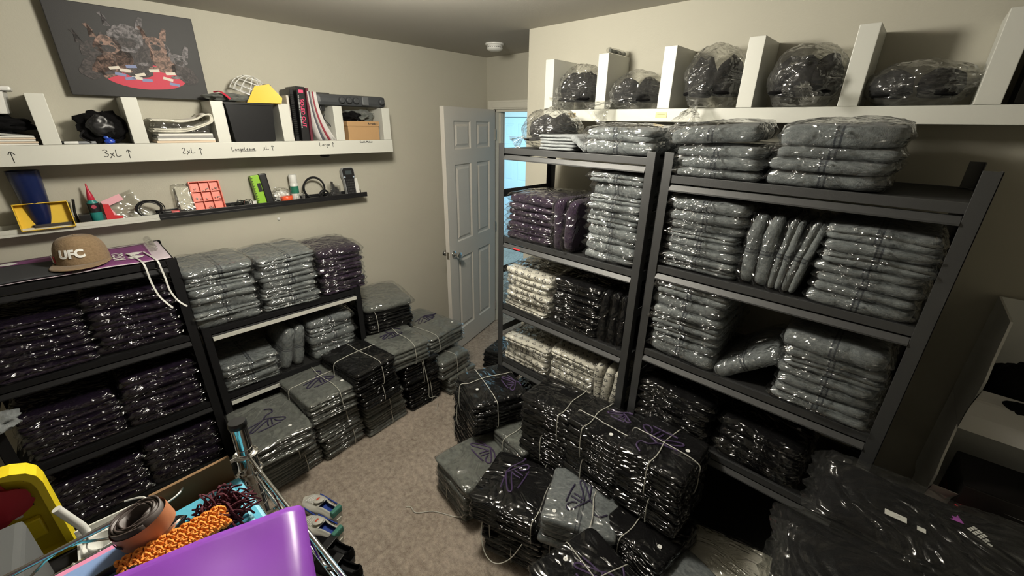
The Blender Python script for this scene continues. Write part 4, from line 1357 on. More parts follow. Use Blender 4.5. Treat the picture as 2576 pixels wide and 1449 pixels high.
book('black spiral-bound notebook beside the pink-titled book', .992, .020, .28, .15, black, .03, None, None, True)
bk = book('thick black book with large pink title on its spine', 1.035, .046, .295, .16, black, .04, 'SOLED OUT', pink, dep=.11)
put_text('subtitle', 'THE GOLDEN AGE OF SNEAKER ADVERTISING', .0085, M['stick'], bk.children[0], Matrix.Rotation(.04, 4, 'Y') @ frame_m((-.016, -.0806, .16), (0, 0, -1), (1, 0, 0)), ext=.0002)
obj('pink_patch', boxm(-.012, .014, -.0812, -.0803, .262, .278, mat=Matrix.Rotation(.04, 4, 'Y')), pink, bk)
book('burgundy thin hardback behind the pink-titled book', 1.075, .016, .29, .15, plain('burgundy_cover', (.13, .02, .035), .4), .05)
glossy = [(.62, .6, .58), (.10, .10, .12), (.5, .48, .45), (.3, .05, .07), (.66, .66, .64)]
for k in range(6):
    t = on_wall('magazine', '%s magazine slumping beside the books' % ['innermost', 'second', 'third', 'fourth', 'fifth', 'outermost'][k], 'magazine', 1.092 + .009 * k, ZS, .10, 'slumping magazines')
    bm = bmesh.new(); rows = []
    for i in range(11):
        s = i / 10; x = .085 * (1 - s) ** 2.2 * (.5 + .1 * k); z = .27 * s + .002
        rows.append([bm.verts.new((x, -.085 + .15 * j, z)) for j in (0, 1)])
    for A, B in zip(rows, rows[1:]): bm.faces.new((A[0], A[1], B[1], B[0]))
    o = obj('pages', mesh_from(bm, 'pages', plain('magazine_%d' % k, glossy[k % 5], .3), True), None, t); md = o.modifiers.new('t', 'SOLIDIFY'); md.thickness = .0045
t = on_wall('cable_bundle', 'black earphones and plug leaning by the magazines', 'cable', 1.19, ZS, .12)
obj('cable', tubem(smooth_path([(-.02, 0, .21), (-.03, -.01, .17), (.0, -.01, .12), (.03, -.02, .08), (.035, -.02, .03), (.0, -.03, .01), (-.03, -.02, .05), (-.02, 0, .1), (.01, .01, .15)], 6), .003, 6), M['plasticblk'], t, True)
bm = bmesh.new(); box(bm, -.018, .012, -.012, .012, .17, .21, .004); box(bm, .02, .04, -.03, -.012, .004, .03, .004); obj('plug', bm, M['plasticblk'], t)
# shoe box, cloth, roller
kraft = plain('shoe_box_card', (.43, .26, .12), .75)
t = on_wall('shoe_box', 'brown shoe box with small logo lettering in the end compartment', 'shoe box', 1.405, ZS, .105)
obj('box_body', boxm(-.105, .11, -.095, .085, 0, .085, .001), kraft, t)
li = obj('box_lid', boxm(-.108, .113, -.098, .088, .0855, .115, .001), kraft, t)
put_text('lettering', 'Reebok', .018, M['ink'], li, frame_m((.060, -.0985, .100), (1, 0, 0), (0, 0, 1)), ext=.0003, bold=.0005)
bm = bmesh.new(); tri = [Vector((.091, -.0987, .093)), Vector((.105, -.0987, .093)), Vector((.098, -.0987, .107))]
tube(bm, tri, .0011, 4, True); obj('logo', bm, M['ink'], li)
t = on_wall('grey_gloves', 'dark grey crumpled gloves on the shoe box', 'gloves', 1.40, ZS + .1155, .10)
bm = lump(.085, .075, .038, 14, .30, 2.6, 4, .0, .75); [setattr(v, 'co', v.co + Vector((.02, -.01, .028))) for v in bm.verts]; obj('glove', bm, M['graydk'], t, True)
bm = lump(.06, .05, .030, 15, .3, 2.2, 4, 0, .9); [setattr(v, 'co', v.co + Vector((-.045, -.05, .026))) for v in bm.verts]; obj('glove', bm, M['black'], t, True)
t = on_wall('massage_roller', 'dark grey roller bar with round knobs across the divider tops', 'roller bar', 1.365, 2.0075, .14, extra=-.04)
dgp = plain('dark_grey_rubber', (.045, .048, .052), .5)
obj('roller_body', boxm(-.225, .225, -.045, .045, .0, .066, .022), dgp, t)
obj('end_sleeve', lathem([(.028, -.06), (.036, -.05), (.036, .05), (.028, .06)], 24, mat=Matrix.Translation((-.185, 0, .037)) @ Matrix.Rotation(R_(90), 4, 'Y')), dgp, t, True)
for x in (-.075, -.03, .015, .19):
    obj('round_knob', lathem([(.019, 0), (.019, .014), (.013, .020), (.012, .020)], 24, mat=Matrix.Translation((x, -.046, .034)) @ Matrix.Rotation(R_(90), 4, 'X')), dgp, t, True)
obj('clamp', boxm(.055, .10, -.058, -.04, .008, .060, .006), plain('mid_grey_plastic', (.10, .105, .11), .45), t)
t = on_wall('black_hook', 'small black hook under the divided wall shelf', 'hook', 1.16, 1.7245, .12)
obj('hook_body', lump(.03, .02, .012, 2, .1, 2, 3), M['plasticblk'], t, True); [setattr(v, 'co', v.co + Vector((0, 0, -.012))) for v in t.children[0].data.vertices]

# ------------------------------------------------------------------ things on the ledges
ZL = 1.4365
LD = .052
t = on_wall('cup', 'navy blue plastic tumbler behind the yellow tray', 'cup', -.140, ZL, .052)
obj('cup_body', lathem([(.036, 0), (.038, .003), (.051, .255), (.052, .260), (.049, .260), (.036, .02), (.01, .012)], 36, cap1=False), plain('navy_plastic', (.008, .016, .075), .25), t, True)
t = on_wall('yellow_tray', 'open yellow tray holding dark cards on the white ledge', 'tray', -.125, ZL, .075)
t.rotation_euler = (R_(0), 0, Q)
bm = bmesh.new(); mt_ = Matrix.Translation((0, -.012, .014)) @ Matrix.Rotation(R_(76), 4, 'X')
for a in ((-.085, .085, -.002, .0, 0, .0), ):
    pass
box(bm, -.085, .085, -.012, .105, -.003, .0, mat=mt_); box(bm, -.085, -.082, -.012, .105, 0, .035, mat=mt_); box(bm, .082, .085, -.012, .105, 0, .035, mat=mt_); box(bm, -.085, .085, .102, .105, 0, .035, mat=mt_); box(bm, -.085, .085, -.012, -.009, 0, .035, mat=mt_)
obj('tray_body', bm, plain('yellow_card', (.76, .50, .03), .5), t)
bm = bmesh.new()
for k in range(3): box(bm, -.05 + .004 * k, .078, .0 + .0, .012, .004 + k * .006, .008 + k * .006, mat=mt_)
obj('dark_cards', bm, plain('dark_brown_card', (.03, .022, .018), .6), t)
t = on_wall('pen', 'black pen poking out above the yellow tray corner', 'pen', -.03, ZL + .001, .03); obj('pen_barrel', tubem([(0, 0, 0), (.0, -.0, .06), (.01, -.005, .118)], .005, 10), M['plasticblk'], t, True)
t = on_wall('black_box', 'black and white low box between yellow tray and glue bottle', 'box', .0, ZL, .05); obj('box_body', boxm(-.022, .018, -.03, .02, 0, .05, .002), M['plasticblk'], t)
t = on_wall('glue_bottle', 'green glue bottle with red nozzle cap', 'glue bottle', .04, ZL, LD)
teal = plain('teal_label', (.02, .22, .20), .4)
obj('bottle_body', lathem([(.02, 0), (.0225, .004), (.0225, .085), (.020, .100), (.012, .112), (.011, .118)], 28), teal, t, True)
obj('bottle_label', lathem([(.0229, .055), (.0229, .098)], 28, cap0=False, cap1=False), plain('black_label', (.012, .012, .014), .4), t, True)
obj('nozzle_cap', lathem([(.013, .112), (.014, .118), (.010, .140), (.005, .160), (.003, .185), (.0015, .190)], 20), plain('red_plastic', (.48, .02, .05), .35), t, True)
obj('label_disc', lathem([(.009, 0), (.009, .0006)], 20, mat=Matrix.Translation((0, -.0226, .082)) @ Matrix.Rotation(R_(90), 4, 'X')), plain('red_pink_print', (.45, .06, .10), .5), t)
redp = plain('bright_red_plastic', (.62, .04, .05), .35)
t = on_wall('tape_dispenser', 'red handheld tool beside the glue bottle', 'tool', .098, ZL, LD)
bm = bmesh.new(); polyx(bm, [(-.028, 0), (.032, 0), (.034, .022), (.004, .030), (-.004, .085), (-.026, .088)], -.012, .012, mat=Matrix.Rotation(R_(90), 4, 'X')); obj('tool_body', bm, redp, t)
obj('grey_wheel', lathem([(.024, -.008), (.026, 0), (.024, .008)], 24, mat=Matrix.Translation((-.052, 0, .028)) @ Matrix.Rotation(R_(90), 4, 'X')), dgp, t, True)
t = on_wall('pink_packet', 'pink edged clear packet leaning behind the coiled wires', 'packet', .175, ZL, .045)
mt_ = Matrix.Rotation(R_(-10), 4, 'X') @ Matrix.Rotation(R_(-22), 4, 'Y')
bm = bmesh.new(); box(bm, -.06, .07, 0, .002, 0, .13, mat=mt_); obj('packet_film', bm, M['haze'], t)
bm = bmesh.new(); box(bm, -.062, -.048, -.001, .003, -.001, .131, mat=mt_); box(bm, -.048, .02, -.001, .003, .10, .131, mat=mt_); obj('pink_border', bm, plain('pink_print', (.75, .38, .44), .5), t)
def coil(label, y, z, R1, turns, seed, wob=.2, dep=LD, rad=.0019, name='coiled_cable', mt='plasticblk', sq=.8):
    t = on_wall(name, label, 'cable', y, z, dep)
    pts = []
    for i in range(turns * 14):
        a = 2 * PI * i / 14
        q = 1 + wob * noise.noise(Vector((i * .13, seed, 0)))
        pts.append((R1 * q * math.cos(a) + .006 * noise.noise(Vector((i * .05, 9, seed))), -.018 + .022 * noise.noise(Vector((i * .09, 3, seed))), R1 + .003 + R1 * q * sq * math.sin(a) * (1 - .1 * noise.noise(Vector((seed, i * .07, 2))))))
    mz = min(p[2] for p in pts) - rad
    pts = [(p[0], p[1], p[2] - mz) for p in pts]
    obj('cable', tubem(smooth_path(pts, 2), rad, 6), M[mt], t, True)
    return t
t = coil('tangle of thin black coiled wires on the ledge', .238, ZL + .001, .050, 7, 4, .45, .06, .0024)
obj('plug', boxm(.045, .085, -.03, -.012, .012, .028, .004), M['plasticblk'], t)
t = on_wall('red_packet', 'small red packet beside the clear case', 'packet', .33, ZL, .04); obj('packet_body', boxm(-.03, .03, -.03, .01, 0, .022, .004), redp, t)
t = on_wall('clear_case', 'clear plastic case leaning beside the coral organiser', 'case', .395, ZL, .045)
mt_ = Matrix.Rotation(R_(-12), 4, 'X')
obj('case_shell', boxm(-.035, .045, -.018, .018, .004, .155, .006, mat=mt_), M['haze'], t); obj('case_insert', boxm(-.025, .035, -.008, .010, .02, .14, .003, mat=mt_), M['cream'], t)
coral = plain('coral_plastic', (.80, .22, .16), .45)
t = on_wall('bead_organiser', 'coral pink six-compartment bead organiser standing on the ledge', 'organiser', .505, ZL, .045)
mt_ = Matrix.Rotation(R_(-12), 4, 'X')
bm = bmesh.new(); box(bm, -.068, .068, .004, .008, .004, .160, .002, mat=mt_)
box(bm, -.072, -.066, -.018, .009, .002, .162, .002, mat=mt_); box(bm, .066, .072, -.018, .009, .002, .162, .002, mat=mt_); box(bm, -.072, .072, -.018, .009, .001, .007, .002, mat=mt_); box(bm, -.072, .072, -.018, .009, .157, .163, .002, mat=mt_)
for x in (-.023, .023): box(bm, x - .0012, x + .0012, -.014, .006, .006, .158, mat=mt_)
for z in (.055, .107): box(bm, -.067, .067, -.014, .006, z - .0012, z + .0012, mat=mt_)
obj('organiser_tray', bm, coral, t)
bm = bmesh.new()
for i in range(46):
    cx_, cz_ = rnd.choice([(-.045, .06), (0, .06), (.045, .06), (-.045, .11), (0, .11), (.045, .11), (0, .01)])
    bmesh.ops.create_icosphere(bm, subdivisions=1, radius=.0028, matrix=mt_ @ Matrix.Translation((cx_ + rnd.uniform(-.014, .014), -.004 + rnd.uniform(-.004, .003), cz_ + rnd.uniform(.0, .016))))
o = obj('beads', bm, plain('grey_beads', (.35, .40, .38), .3), t); o['kind'] = 'stuff'
t = on_wall('craft_bits', 'heap of small dark craft bits and a key ring on the black ledge', 'craft bits', .652, ZL, LD)
t['kind'] = 'stuff'
bm = bmesh.new()
for i in range(26):
    a = rnd.uniform(0, PI); L = rnd.uniform(.012, .035)
    x, z, y = rnd.uniform(-.05, .05), rnd.uniform(.006, .045), rnd.uniform(-.03, .02)
    z *= 1 - abs(x) * 8
    tube(bm, [(x - L * math.cos(a) / 2, y, max(.003, z - L * math.sin(a) / 3)), (x + L * math.cos(a) / 2, y + .006, max(.003, z + L * math.sin(a) / 3))], rnd.uniform(.0015, .004), 6)
obj('bits', bm, plain('dark_bits', (.05, .055, .05), .3, .4), t)
bm = bmesh.new(); tube(bm, [(.035 + .022 * math.cos(2 * PI * i / 24), -.030, .026 + .022 * math.sin(2 * PI * i / 24)) for i in range(24)], .002, 6, True); obj('key_ring', bm, M['chrome'], t, True)
t = on_wall('white_tin', 'small white round tin next to the lime green case', 'tin', .717, ZL, LD); obj('tin_body', lathem([(.021, 0), (.022, .002), (.022, .028), (.021, .030)], 28), M['plasticwht'], t, True)
lime = plain('lime_plastic', (.26, .52, .03), .4)
t = on_wall('drill_bit_case', 'lime green and black hinged bit case standing on the ledge', 'bit case', .785, ZL, LD)
mt_ = Matrix.Rotation(R_(-6), 4, 'X') @ Matrix.Rotation(R_(-4), 4, 'Y')
obj('green_half', boxm(-.042, .004, -.024, .018, .002, .178, .006, mat=mt_), lime, t); obj('black_half', boxm(.0045, .046, -.026, .018, .002, .182, .008, mat=mt_), M['plasticblk'], t)
bm = bmesh.new()
for k in range(11): box(bm, -.043, -.034, -.0250, -.0235, .014 + k * .0145, .017 + k * .0145, mat=mt_)
box(bm, -.020, .0, -.0252, -.0238, .08, .13, .0, mat=mt_); obj('scale_marks', bm, M['plasticblk'], t)
t = on_wall('zip_bag', 'crumpled zip bag of white bits beside the orange-red tub', 'bag', .885, ZL + .045, LD)
obj('bag_film', lump(.058, .028, .048, 21, .2, 2.5, 4, .05), M['haze'], t, True); obj('white_contents', lump(.035, .018, .028, 22, .35, 4, 3), M['plasticwht'], t, True)
t = on_wall('small_tub', 'orange-red small tub at the foot of the zip bag', 'tub', .905, ZL, .065); obj('tub_body', lathem([(.031, 0), (.033, .002), (.036, .040), (.034, .042)], 28), plain('orange_red_plastic', (.80, .10, .03), .35), t, True)
t = on_wall('spray_bottle', 'white bottle with green printed label', 'bottle', .968, ZL, .045)
obj('bottle_body', lathem([(.022, 0), (.024, .003), (.024, .110), (.022, .114)], 28), M['plasticwht'], t, True)
obj('bottle_cap', lathem([(.023, .1145), (.0235, .118), (.0235, .160), (.021, .166)], 28), M['plasticwht'], t, True)
obj('green_label', lathem([(.0244, .05), (.0244, .095)], 28, cap0=False, cap1=False), plain('green_print', (.02, .16, .10), .4), t, True)
t = on_wall('tape_roll', 'frosted tape roll and brown block in front of the white bottle', 'tape roll', .985, ZL, .075); bm = bmesh.new(); lathe(bm, [(.012, -.010), (.026, -.010), (.026, .010), (.012, .010), (.012, -.010)], 28, cap0=False, cap1=False, mat=Matrix.Translation((0, -.0, .027)) @ Matrix.Rotation(R_(70), 4, 'X')); obj('roll', bm, M['haze'], t, True)
coil('thick glossy black cable coil standing on the ledge', 1.085, ZL + .001, .066, 7, 12, .07, .045, .0045, sq=1.0)
coil('second small black cable coil bunched beside the thick coil', 1.135, ZL + .001, .028, 6, 17, .25, .065, .0045)
t = on_wall('clear_cup', 'clear cup of small black gadgets beside the label maker', 'cup', 1.22, ZL, LD)
cp = obj('cup_shell', boxm(-.034, .034, -.026, .024, 0, .085, .004), M['haze'], t); bm = bmesh.new()
for i in range(5): box(bm, -.03 + .012 * i, -.02 + .012 * i, -.018 + .006 * (i % 3), .002 + .006 * (i % 3), .004, .05 + .018 * ((i * 3) % 4), .003)
obj('black_gadgets', bm, M['plasticblk'], t)
t = on_wall('label_maker', 'black handheld label maker with grey edge at the end of the ledge', 'label maker', 1.335, ZL, .05)
mt_ = Matrix.Rotation(R_(-8), 4, 'X')
bm = bmesh.new(); polyx(bm, [(-.034, .0), (.034, .0), (.036, .10), (.044, .13), (.044, .170), (.032, .186), (-.032, .186), (-.044, .170), (-.044, .13), (-.036, .10)], -.014, .016, mat=mt_ @ Matrix.Rotation(R_(90), 4, 'X')); obj('body', bm, plain('silver_grey_plastic', (.30, .31, .32), .35), t)
bm = bmesh.new(); polyx(bm, [(-.030, .003), (.030, .003), (.032, .10), (.040, .13), (.040, .168), (.030, .182), (-.030, .182), (-.040, .168), (-.040, .13), (-.032, .10)], .0162, .020, mat=mt_ @ Matrix.Rotation(R_(90), 4, 'X')); fc = obj('face', bm, M['plasticblk'], t)
obj('screen', boxm(-.022, .022, -.0215, -.0203, .140, .165, mat=mt_), plain('lcd_grey', (.06, .075, .08), .15), t)
bm = bmesh.new()
for r_ in range(6):
    for c_ in range(5): box(bm, -.024 + c_ * .011, -.017 + c_ * .011, -.0222, -.0203, .012 + r_ * .017, .022 + r_ * .017, .0008, mat=mt_)
o = obj('keypad', bm, plain('key_grey', (.04, .04, .042), .4), t)
obj('button', boxm(-.036, -.026, -.022, -.0203, .118, .128, .001, mat=mt_), plain('pale_blue_key', (.5, .6, .7), .4), t); obj('button', boxm(.026, .036, -.022, -.0203, .118, .128, .001, mat=mt_), plain('pale_blue_key2', (.5, .6, .7), .4), t)
t = on_wall('paper_card', 'white card behind the label maker', 'card', 1.375, ZL, .03); obj('card', boxm(-.03, .038, -.0, .002, 0, .11, 0, mat=Matrix.Rotation(R_(-12), 4, 'X')), paperw, t)
# putty spots on the wall
tag(obj('wall_hook', lathem([(.008, 0), (.010, .004), (.006, .010)], 16, mat=Matrix.Translation((XL, .855, 1.33)) @ Matrix.Rotation(R_(90), 4, 'Y')), M['plasticwht']), 'tiny white adhesive hook on the wall under the black ledge', 'hook')

# ------------------------------------------------------------------ top of the black rack: banner, cap, cloth
ZT = 1.3015
bnr = thing('printed_banner', 'purple and white printed fabric banner spread over the black rack top', 'banner', (-2.63, -.13, ZT), Q)
def sheet(w_, d_, nx, ny, fn, name, mat, parent, thick=.0015):
    bm = bmesh.new()
    g = [[bm.verts.new(fn((i / nx - .5) * w_, (j / ny - .5) * d_)) for j in range(ny + 1)] for i in range(nx + 1)]
    for i in range(nx):
        for j in range(ny): bm.faces.new((g[i][j], g[i + 1][j], g[i + 1][j + 1], g[i][j + 1]))
    o = obj(name, mesh_from(bm, name, mat, True), None, parent)
    md = o.modifiers.new('t', 'SOLIDIFY'); md.thickness = thick; md.offset = 1
    return o
wav = lambda x, y: Vector((x, y, .003 + .004 * (1 + noise.noise(Vector((x * 7, y * 7, 0))))))
sheet(.72, .40, 30, 20, wav, 'banner_cloth', plain('pale_lilac_fabric', (.62, .54, .60), .6), bnr)
prp = plain('purple_print', (.22, .06, .20), .6)
off = lambda dz: (lambda x, y: wav(x, y) + Vector((0, 0, dz)))
def sheet_at(x0, x1, y0, y1, dz, name, mat, parent):
    cx_, cy_ = (x0 + x1) / 2, (y0 + y1) / 2
    return sheet(x1 - x0, y1 - y0, 14, 14, lambda x, y: wav(x + cx_, y + cy_) + Vector((0, 0, dz)), name, mat, parent, .0004)
p1_ = sheet_at(.06, .30, -.185, .17, .0022, 'printed_panel', prp, bnr)
p2_ = sheet_at(-.35, .03, -.19, .185, .0022, 'printed_panel', prp, bnr)
for s, x, sz in (('MERMA', .13, .055), ('ATGU', .19, .055), ('HX', .245, .05)):
    put_text('lettering', s, sz, M['stick'], p1_, Matrix.Translation((x, -.04, .0125)) @ Matrix.Rotation(Q, 4, 'Z'), ext=.0002, bold=.001)
bm = bmesh.new()
for cx_, cy_ in ((.245, -.10), (.245, -.02), (-.25, .12), (-.16, .13), (-.3, -.13), (-.2, -.15)):
    polyx(bm, [(cx_ + .028 * math.cos(a) * (1 + .2 * math.sin(5 * a)), cy_ + .022 * math.sin(a)) for a in [2 * PI * k / 18 for k in range(18)]], .0122, .0126)
obj('printed_shapes', bm, M['stick'], p1_)
# two hanging white ribbons
for k, (y0, pts) in enumerate(((.112, [(-2.62, .09, 1.316), (-2.47, .118, 1.314), (-2.402, .125, 1.309), (-2.392, .128, 1.285), (-2.388, .13, 1.22), (-2.380, .14, 1.155), (-2.366, .158, 1.115), (-2.345, .172, 1.095)]),
                               (.175, [(-2.60, .15, 1.316), (-2.47, .168, 1.314), (-2.402, .176, 1.309), (-2.392, .178, 1.285), (-2.388, .182, 1.23), (-2.380, .184, 1.17), (-2.372, .20, 1.115), (-2.345, .225, 1.085)]))):
    obj('hanging_ribbon', tubem([(p.y + .13, -(p.x + 2.63), p.z - ZT) for p in smooth_path(pts, 5)], .0042, 6, flat=.5), M['plasticwht'], bnr, True)
t = thing('rolled_poster', 'clear plastic sleeve and rolled white end at the corner of the black rack top', 'rolled sleeve', (-2.70, .19, ZT + .012), Q)
obj('rolled_end', tubem([(0, -.10, .012), (0, .0, .016), (.0, .10, .018)], .016, 20), M['haze'], t, True)
t = thing('folded_black_cloth', 'dark charcoal board-like cloth hanging past the rack corner', 'cloth', (-2.56, -.30, ZT + .0145), Q)
sheet(.36, .26, 20, 14, lambda x, y: Vector((x + (.05 if y < 0 else 0) * 0, y, .004 + .006 * noise.noise(Vector((x * 6, y * 6, 3))))), 'cloth_sheet', plain('charcoal_cloth', (.035, .037, .042), .8), t, .006)
# tan cap
tan = fabric('tan_twill', (.20, .135, .075), (.30, .21, .125), 120)
cap = thing('tan_cap', 'tan flat-brim baseball cap with white raised letters on the banner', 'baseball cap', (-2.575, -.055, ZT + .017), R_(72))
bm = bmesh.new()
n1, n2 = 48, 14
rings = []
for j in range(n2 + 1):
    t_ = j / n2
    a = t_ * PI / 2
    rg = []
    for i in range(n1):
        q = 2 * PI * i / n1
        front = max(0, -math.sin(q))
        rr = math.cos(a) ** .62
        z = .115 * math.sin(a) ** (.85) + .020 * front * math.sin(a) * math.cos(a) * 2
        x = .088 * rr * math.cos(q); y = .098 * rr * math.sin(q) * 1.0
        seam = .0014 * (1 if abs(((q / (PI / 3)) % 1) - .5) > .47 else 0)
        rg.append(bm.verts.new((x * (1 - seam * 8), y * (1 - seam * 8), z + .006)))
    rings.append(rg)
for A, B in zip(rings, rings[1:]):
    for i in range(n1): bm.faces.new((A[i], A[(i + 1) % n1], B[(i + 1) % n1], B[i]))
obj('crown', bm, tan, cap, True)
bm = bmesh.new(); N_ = 24
top = []
for j in range(5):
    s = j / 4
    row = []
    for i in range(N_ + 1):
        a = PI + PI * i / N_
        x = .090 * math.cos(a) * (1 + .06 * s); y0_ = .097 * math.sin(a)
        y = y0_ - s * .072 * (math.sin(a) * -1) ** .55 if math.sin(a) < 0 else y0_
        row.append(bm.verts.new((x, y, .010 - .012 * (x / .09) ** 2 * s * .6)))
    top.append(row)
for A, B in zip(top, top[1:]):
    for i in range(N_): bm.faces.new((A[i], A[i + 1], B[i + 1], B[i]))
o = obj('brim', mesh_from(bm, 'brim', tan, True), None, cap); md = o.modifiers.new('t', 'SOLIDIFY'); md.thickness = .0035; md.offset = 0
obj('button', lathem([(.007, 0), (.006, .004), (.002, .005)], 14, (0, 0, .120)), tan, cap, True)
# raised letters wrapped on the front
me = text_mesh('UFC', .046, ext=.0015, bold=.0022, space=1.05)
me.materials.clear(); me.materials.append(M['stick'])
for v in me.vertices:
    x, y, z = v.co
    q = -PI / 2 + x / .093
    hz = .055 + y
    a = math.asin(min(.98, max(0.05, (hz - .006) / .125)))
    rr = math.cos(a) ** .62
    v.co = Vector((.0885 * rr * math.cos(q) * 1.03, .0985 * rr * math.sin(q) * 1.03 - z * 1.2, hz + .004))
obj('raised_letters', me, None, cap)
fl = bmesh.new()
for k, (q0, q1) in enumerate(((198, 206), (206, 214), (214, 222))):
    vs4 = []
    for q, z in ((q0, .02), (q1, .02), (q1, .050), (q0, .050)):
        vs4.append(fl.verts.new((.0895 * math.cos(R_(q)), .0995 * math.sin(R_(q)), z)))
    fl.faces.new(vs4).material_index = k
me = mesh_from(fl, 'flag', [plain('flag_green', (.02, .14, .05), .6), M['stick'], plain('flag_red', (.40, .02, .03), .6)])
fo = obj('flag_patch', me, None, cap); md = fo.modifiers.new('t', 'SOLIDIFY'); md.thickness = .002; md.offset = 1

# ------------------------------------------------------------------ sneakers and black shoes on the carpet
def shoe(label, x, y, rz, upper, sole, lining, group=None, sneaker=True, cat='shoe'):
    t = thing('sneaker' if sneaker else 'slip_on_shoe', label, cat, (x, y, .0), rz, group)
    L, Wd = .27, .098
    def outline(s):  # half width along the foot, s 0 heel .. 1 toe
        return Wd / 2 * (.74 + .30 * math.sin(max(0, min(1, (s - .35) / .6)) * PI) - .02) * (1 if .04 < s < .96 else .72) * min(1, (s + .02) * 9) ** .5 * min(1, (1.01 - s) * 7) ** .5
    bm = bmesh.new()
    K = 26
    rows = []
    for zz, gr in ((0, .97), (.006, 1.05), (.024, 1.04), (.028, 1.0)):
        row = []
        for i in range(K + 1):
            s = i / K; row.append((s, outline(s) * gr))
        rows.append([bm.verts.new((s * L - L / 2, -w, zz)) for s, w in row] + [bm.verts.new((s * L - L / 2, w, zz)) for s, w in row[::-1]])
    n = len(rows[0])
    for A, B in zip(rows, rows[1:]):
        for k in range(n): bm.faces.new((A[k], A[(k + 1) % n], B[(k + 1) % n], B[k]))
    bm.faces.new(rows[0][::-1]); bm.faces.new(rows[-1])
    obj('sole', bm, sole, t, True)
    bm = bmesh.new(); secs = []
    for i in range(19):
        s = .02 + .96 * i / 18
        w = outline(s) * 1.0
        hgt = .085 - .0 * s if s < .12 else (.070 if s < .45 else .070 - (s - .45) * .075)
        if s > .9: hgt -= (s - .9) * .12
        opening = s < .50
        sec = []
        for k in range(13):
            a = PI * k / 12
            yy = -math.cos(a) * w
            z = .026 + (hgt - .026) * (math.sin(a) ** .6)
            if opening:
                yy = -math.cos(a) * w * (1 - .10 * math.sin(a))
                o_ = (k in (4, 5, 6, 7, 8))
                if o_: z = .026 + (hgt - .026) * .98 ; yy = (-1 if k < 6 else 1) * w * (.62 if k != 6 else 0)
            sec.append(bm.verts.new((s * L - L / 2, yy, z)))
        secs.append((sec, opening))
    for (A, oa), (B, ob) in zip(secs, secs[1:]):
        for k in range(12):
            if oa and ob and k in (4, 5, 6, 7): continue
            bm.faces.new((A[k], A[k + 1], B[k + 1], B[k]))
    bm.faces.new([v for v in secs[-1][0]])
    bm.faces.new([v for v in secs[0][0]][::-1])
    me = mesh_from(bm, 'upper', upper, True)
    u = obj('upper', me, None, t); md = u.modifiers.new('t', 'SOLIDIFY'); md.thickness = .005; md.offset = -1
    obj('insole', boxm(-L * .44, L * .02, -.028, .028, .030, .036, .004), lining, t)
    if sneaker:
        bm = bmesh.new()
        for k in range(6):
            xx = .012 + k * .013
            tube(bm, smooth_path([(xx, -.024, .070 - k * .004), (xx + .004, 0, .077 - k * .005), (xx + .008, .024, .070 - k * .004)], 3), .0022, 5)
        obj('laces', bm, M['plasticwht'], t, True)
        bm = lump(.03, .024, .006, 3, .05, 2, 3); [setattr(v, 'co', v.co + Vector((.008, 0, .078 + v.co.x * -.3))) for v in bm.verts]; obj('tongue', bm, upper, t, True)
        obj('heel_tab', boxm(-L / 2 + .004, -L / 2 + .028, -.030, .030, .050, .088, .008), plain('green_suede', (.05, .18, .14), .8), t)
        obj('side_stripe', boxm(-.06, .07, -.0535, -.048, .030, .040, .002), lining, t); obj('side_stripe', boxm(-.06, .07, .048, .0535, .030, .040, .002), lining, t)
        b = obj('tongue_badge', boxm(.0, .018, -.010, .010, .0825, .084, .001), plain('red_badge', (.55, .08, .04), .5), t)
    else:
        obj('elastic_gore', boxm(-.02, .02, -.036, .036, .072, .078, .003), lining, t)
    return t
wu = plain('white_leather', (.55, .54, .49), .5); bl = plain('blue_lining', (.02, .055, .30), .7)
shoe('white and blue sneaker closer to the tied bundles, paired on the carpet', -1.785, .46, R_(196), wu, plain('cream_rubber', (.55, .53, .46), .6), bl, 'sneakers')
shoe('white and blue sneaker closer to the black slip-ons', -1.665, .405, R_(200), wu, plain('cream_rubber_b', (.55, .53, .46), .6), bl, 'sneakers')
shoe('black slip-on shoe touching the white and blue sneakers', -1.53, .395, R_(202), M['black'], M['plasticblk'], M['plasticblk'], 'slip-ons', False)
shoe('black slip-on shoe farther from the sneakers', -1.42, .375, R_(206), M['black'], M['plasticblk'], M['plasticblk'], 'slip-ons', False)

# ------------------------------------------------------------------ wire cart under the camera with craft things
CR = R_(4)
cart = thing('wire_cart', 'chrome wire shelf cart with ringed post standing over the carpet', 'wire shelf cart', (-.707, .085, 0), CR)
CW, CL = .46, .92
def post_prof():
    pr = [(.0125, 0)]
    z = .05
    while z < 1.40:
        pr += [(.0125, z), (.0113, z + .0008), (.0113, z + .0016), (.0125, z + .0024)]
        z += .0254
    return pr + [(.0125, 1.440)]
for i, (px, py) in enumerate(((0, 0), (CW, 0), (0, -CL), (CW, -CL))):
    o = obj('post', lathem(post_prof(), 24, (px, py, .0)), M['chrome'], cart, True)
    obj('post_cap', lathem([(.0135, 1.4405), (.0140, 1.442), (.0140, 1.449), (.0125, 1.4515)], 28, (px, py, 0)), M['plasticblk'], o, True)
    obj('collar', lathem([(.0128, 1.335), (.0172, 1.336), (.0150, 1.384), (.0128, 1.385)], 28, (px, py, 0)), M['chrome'], o, True)
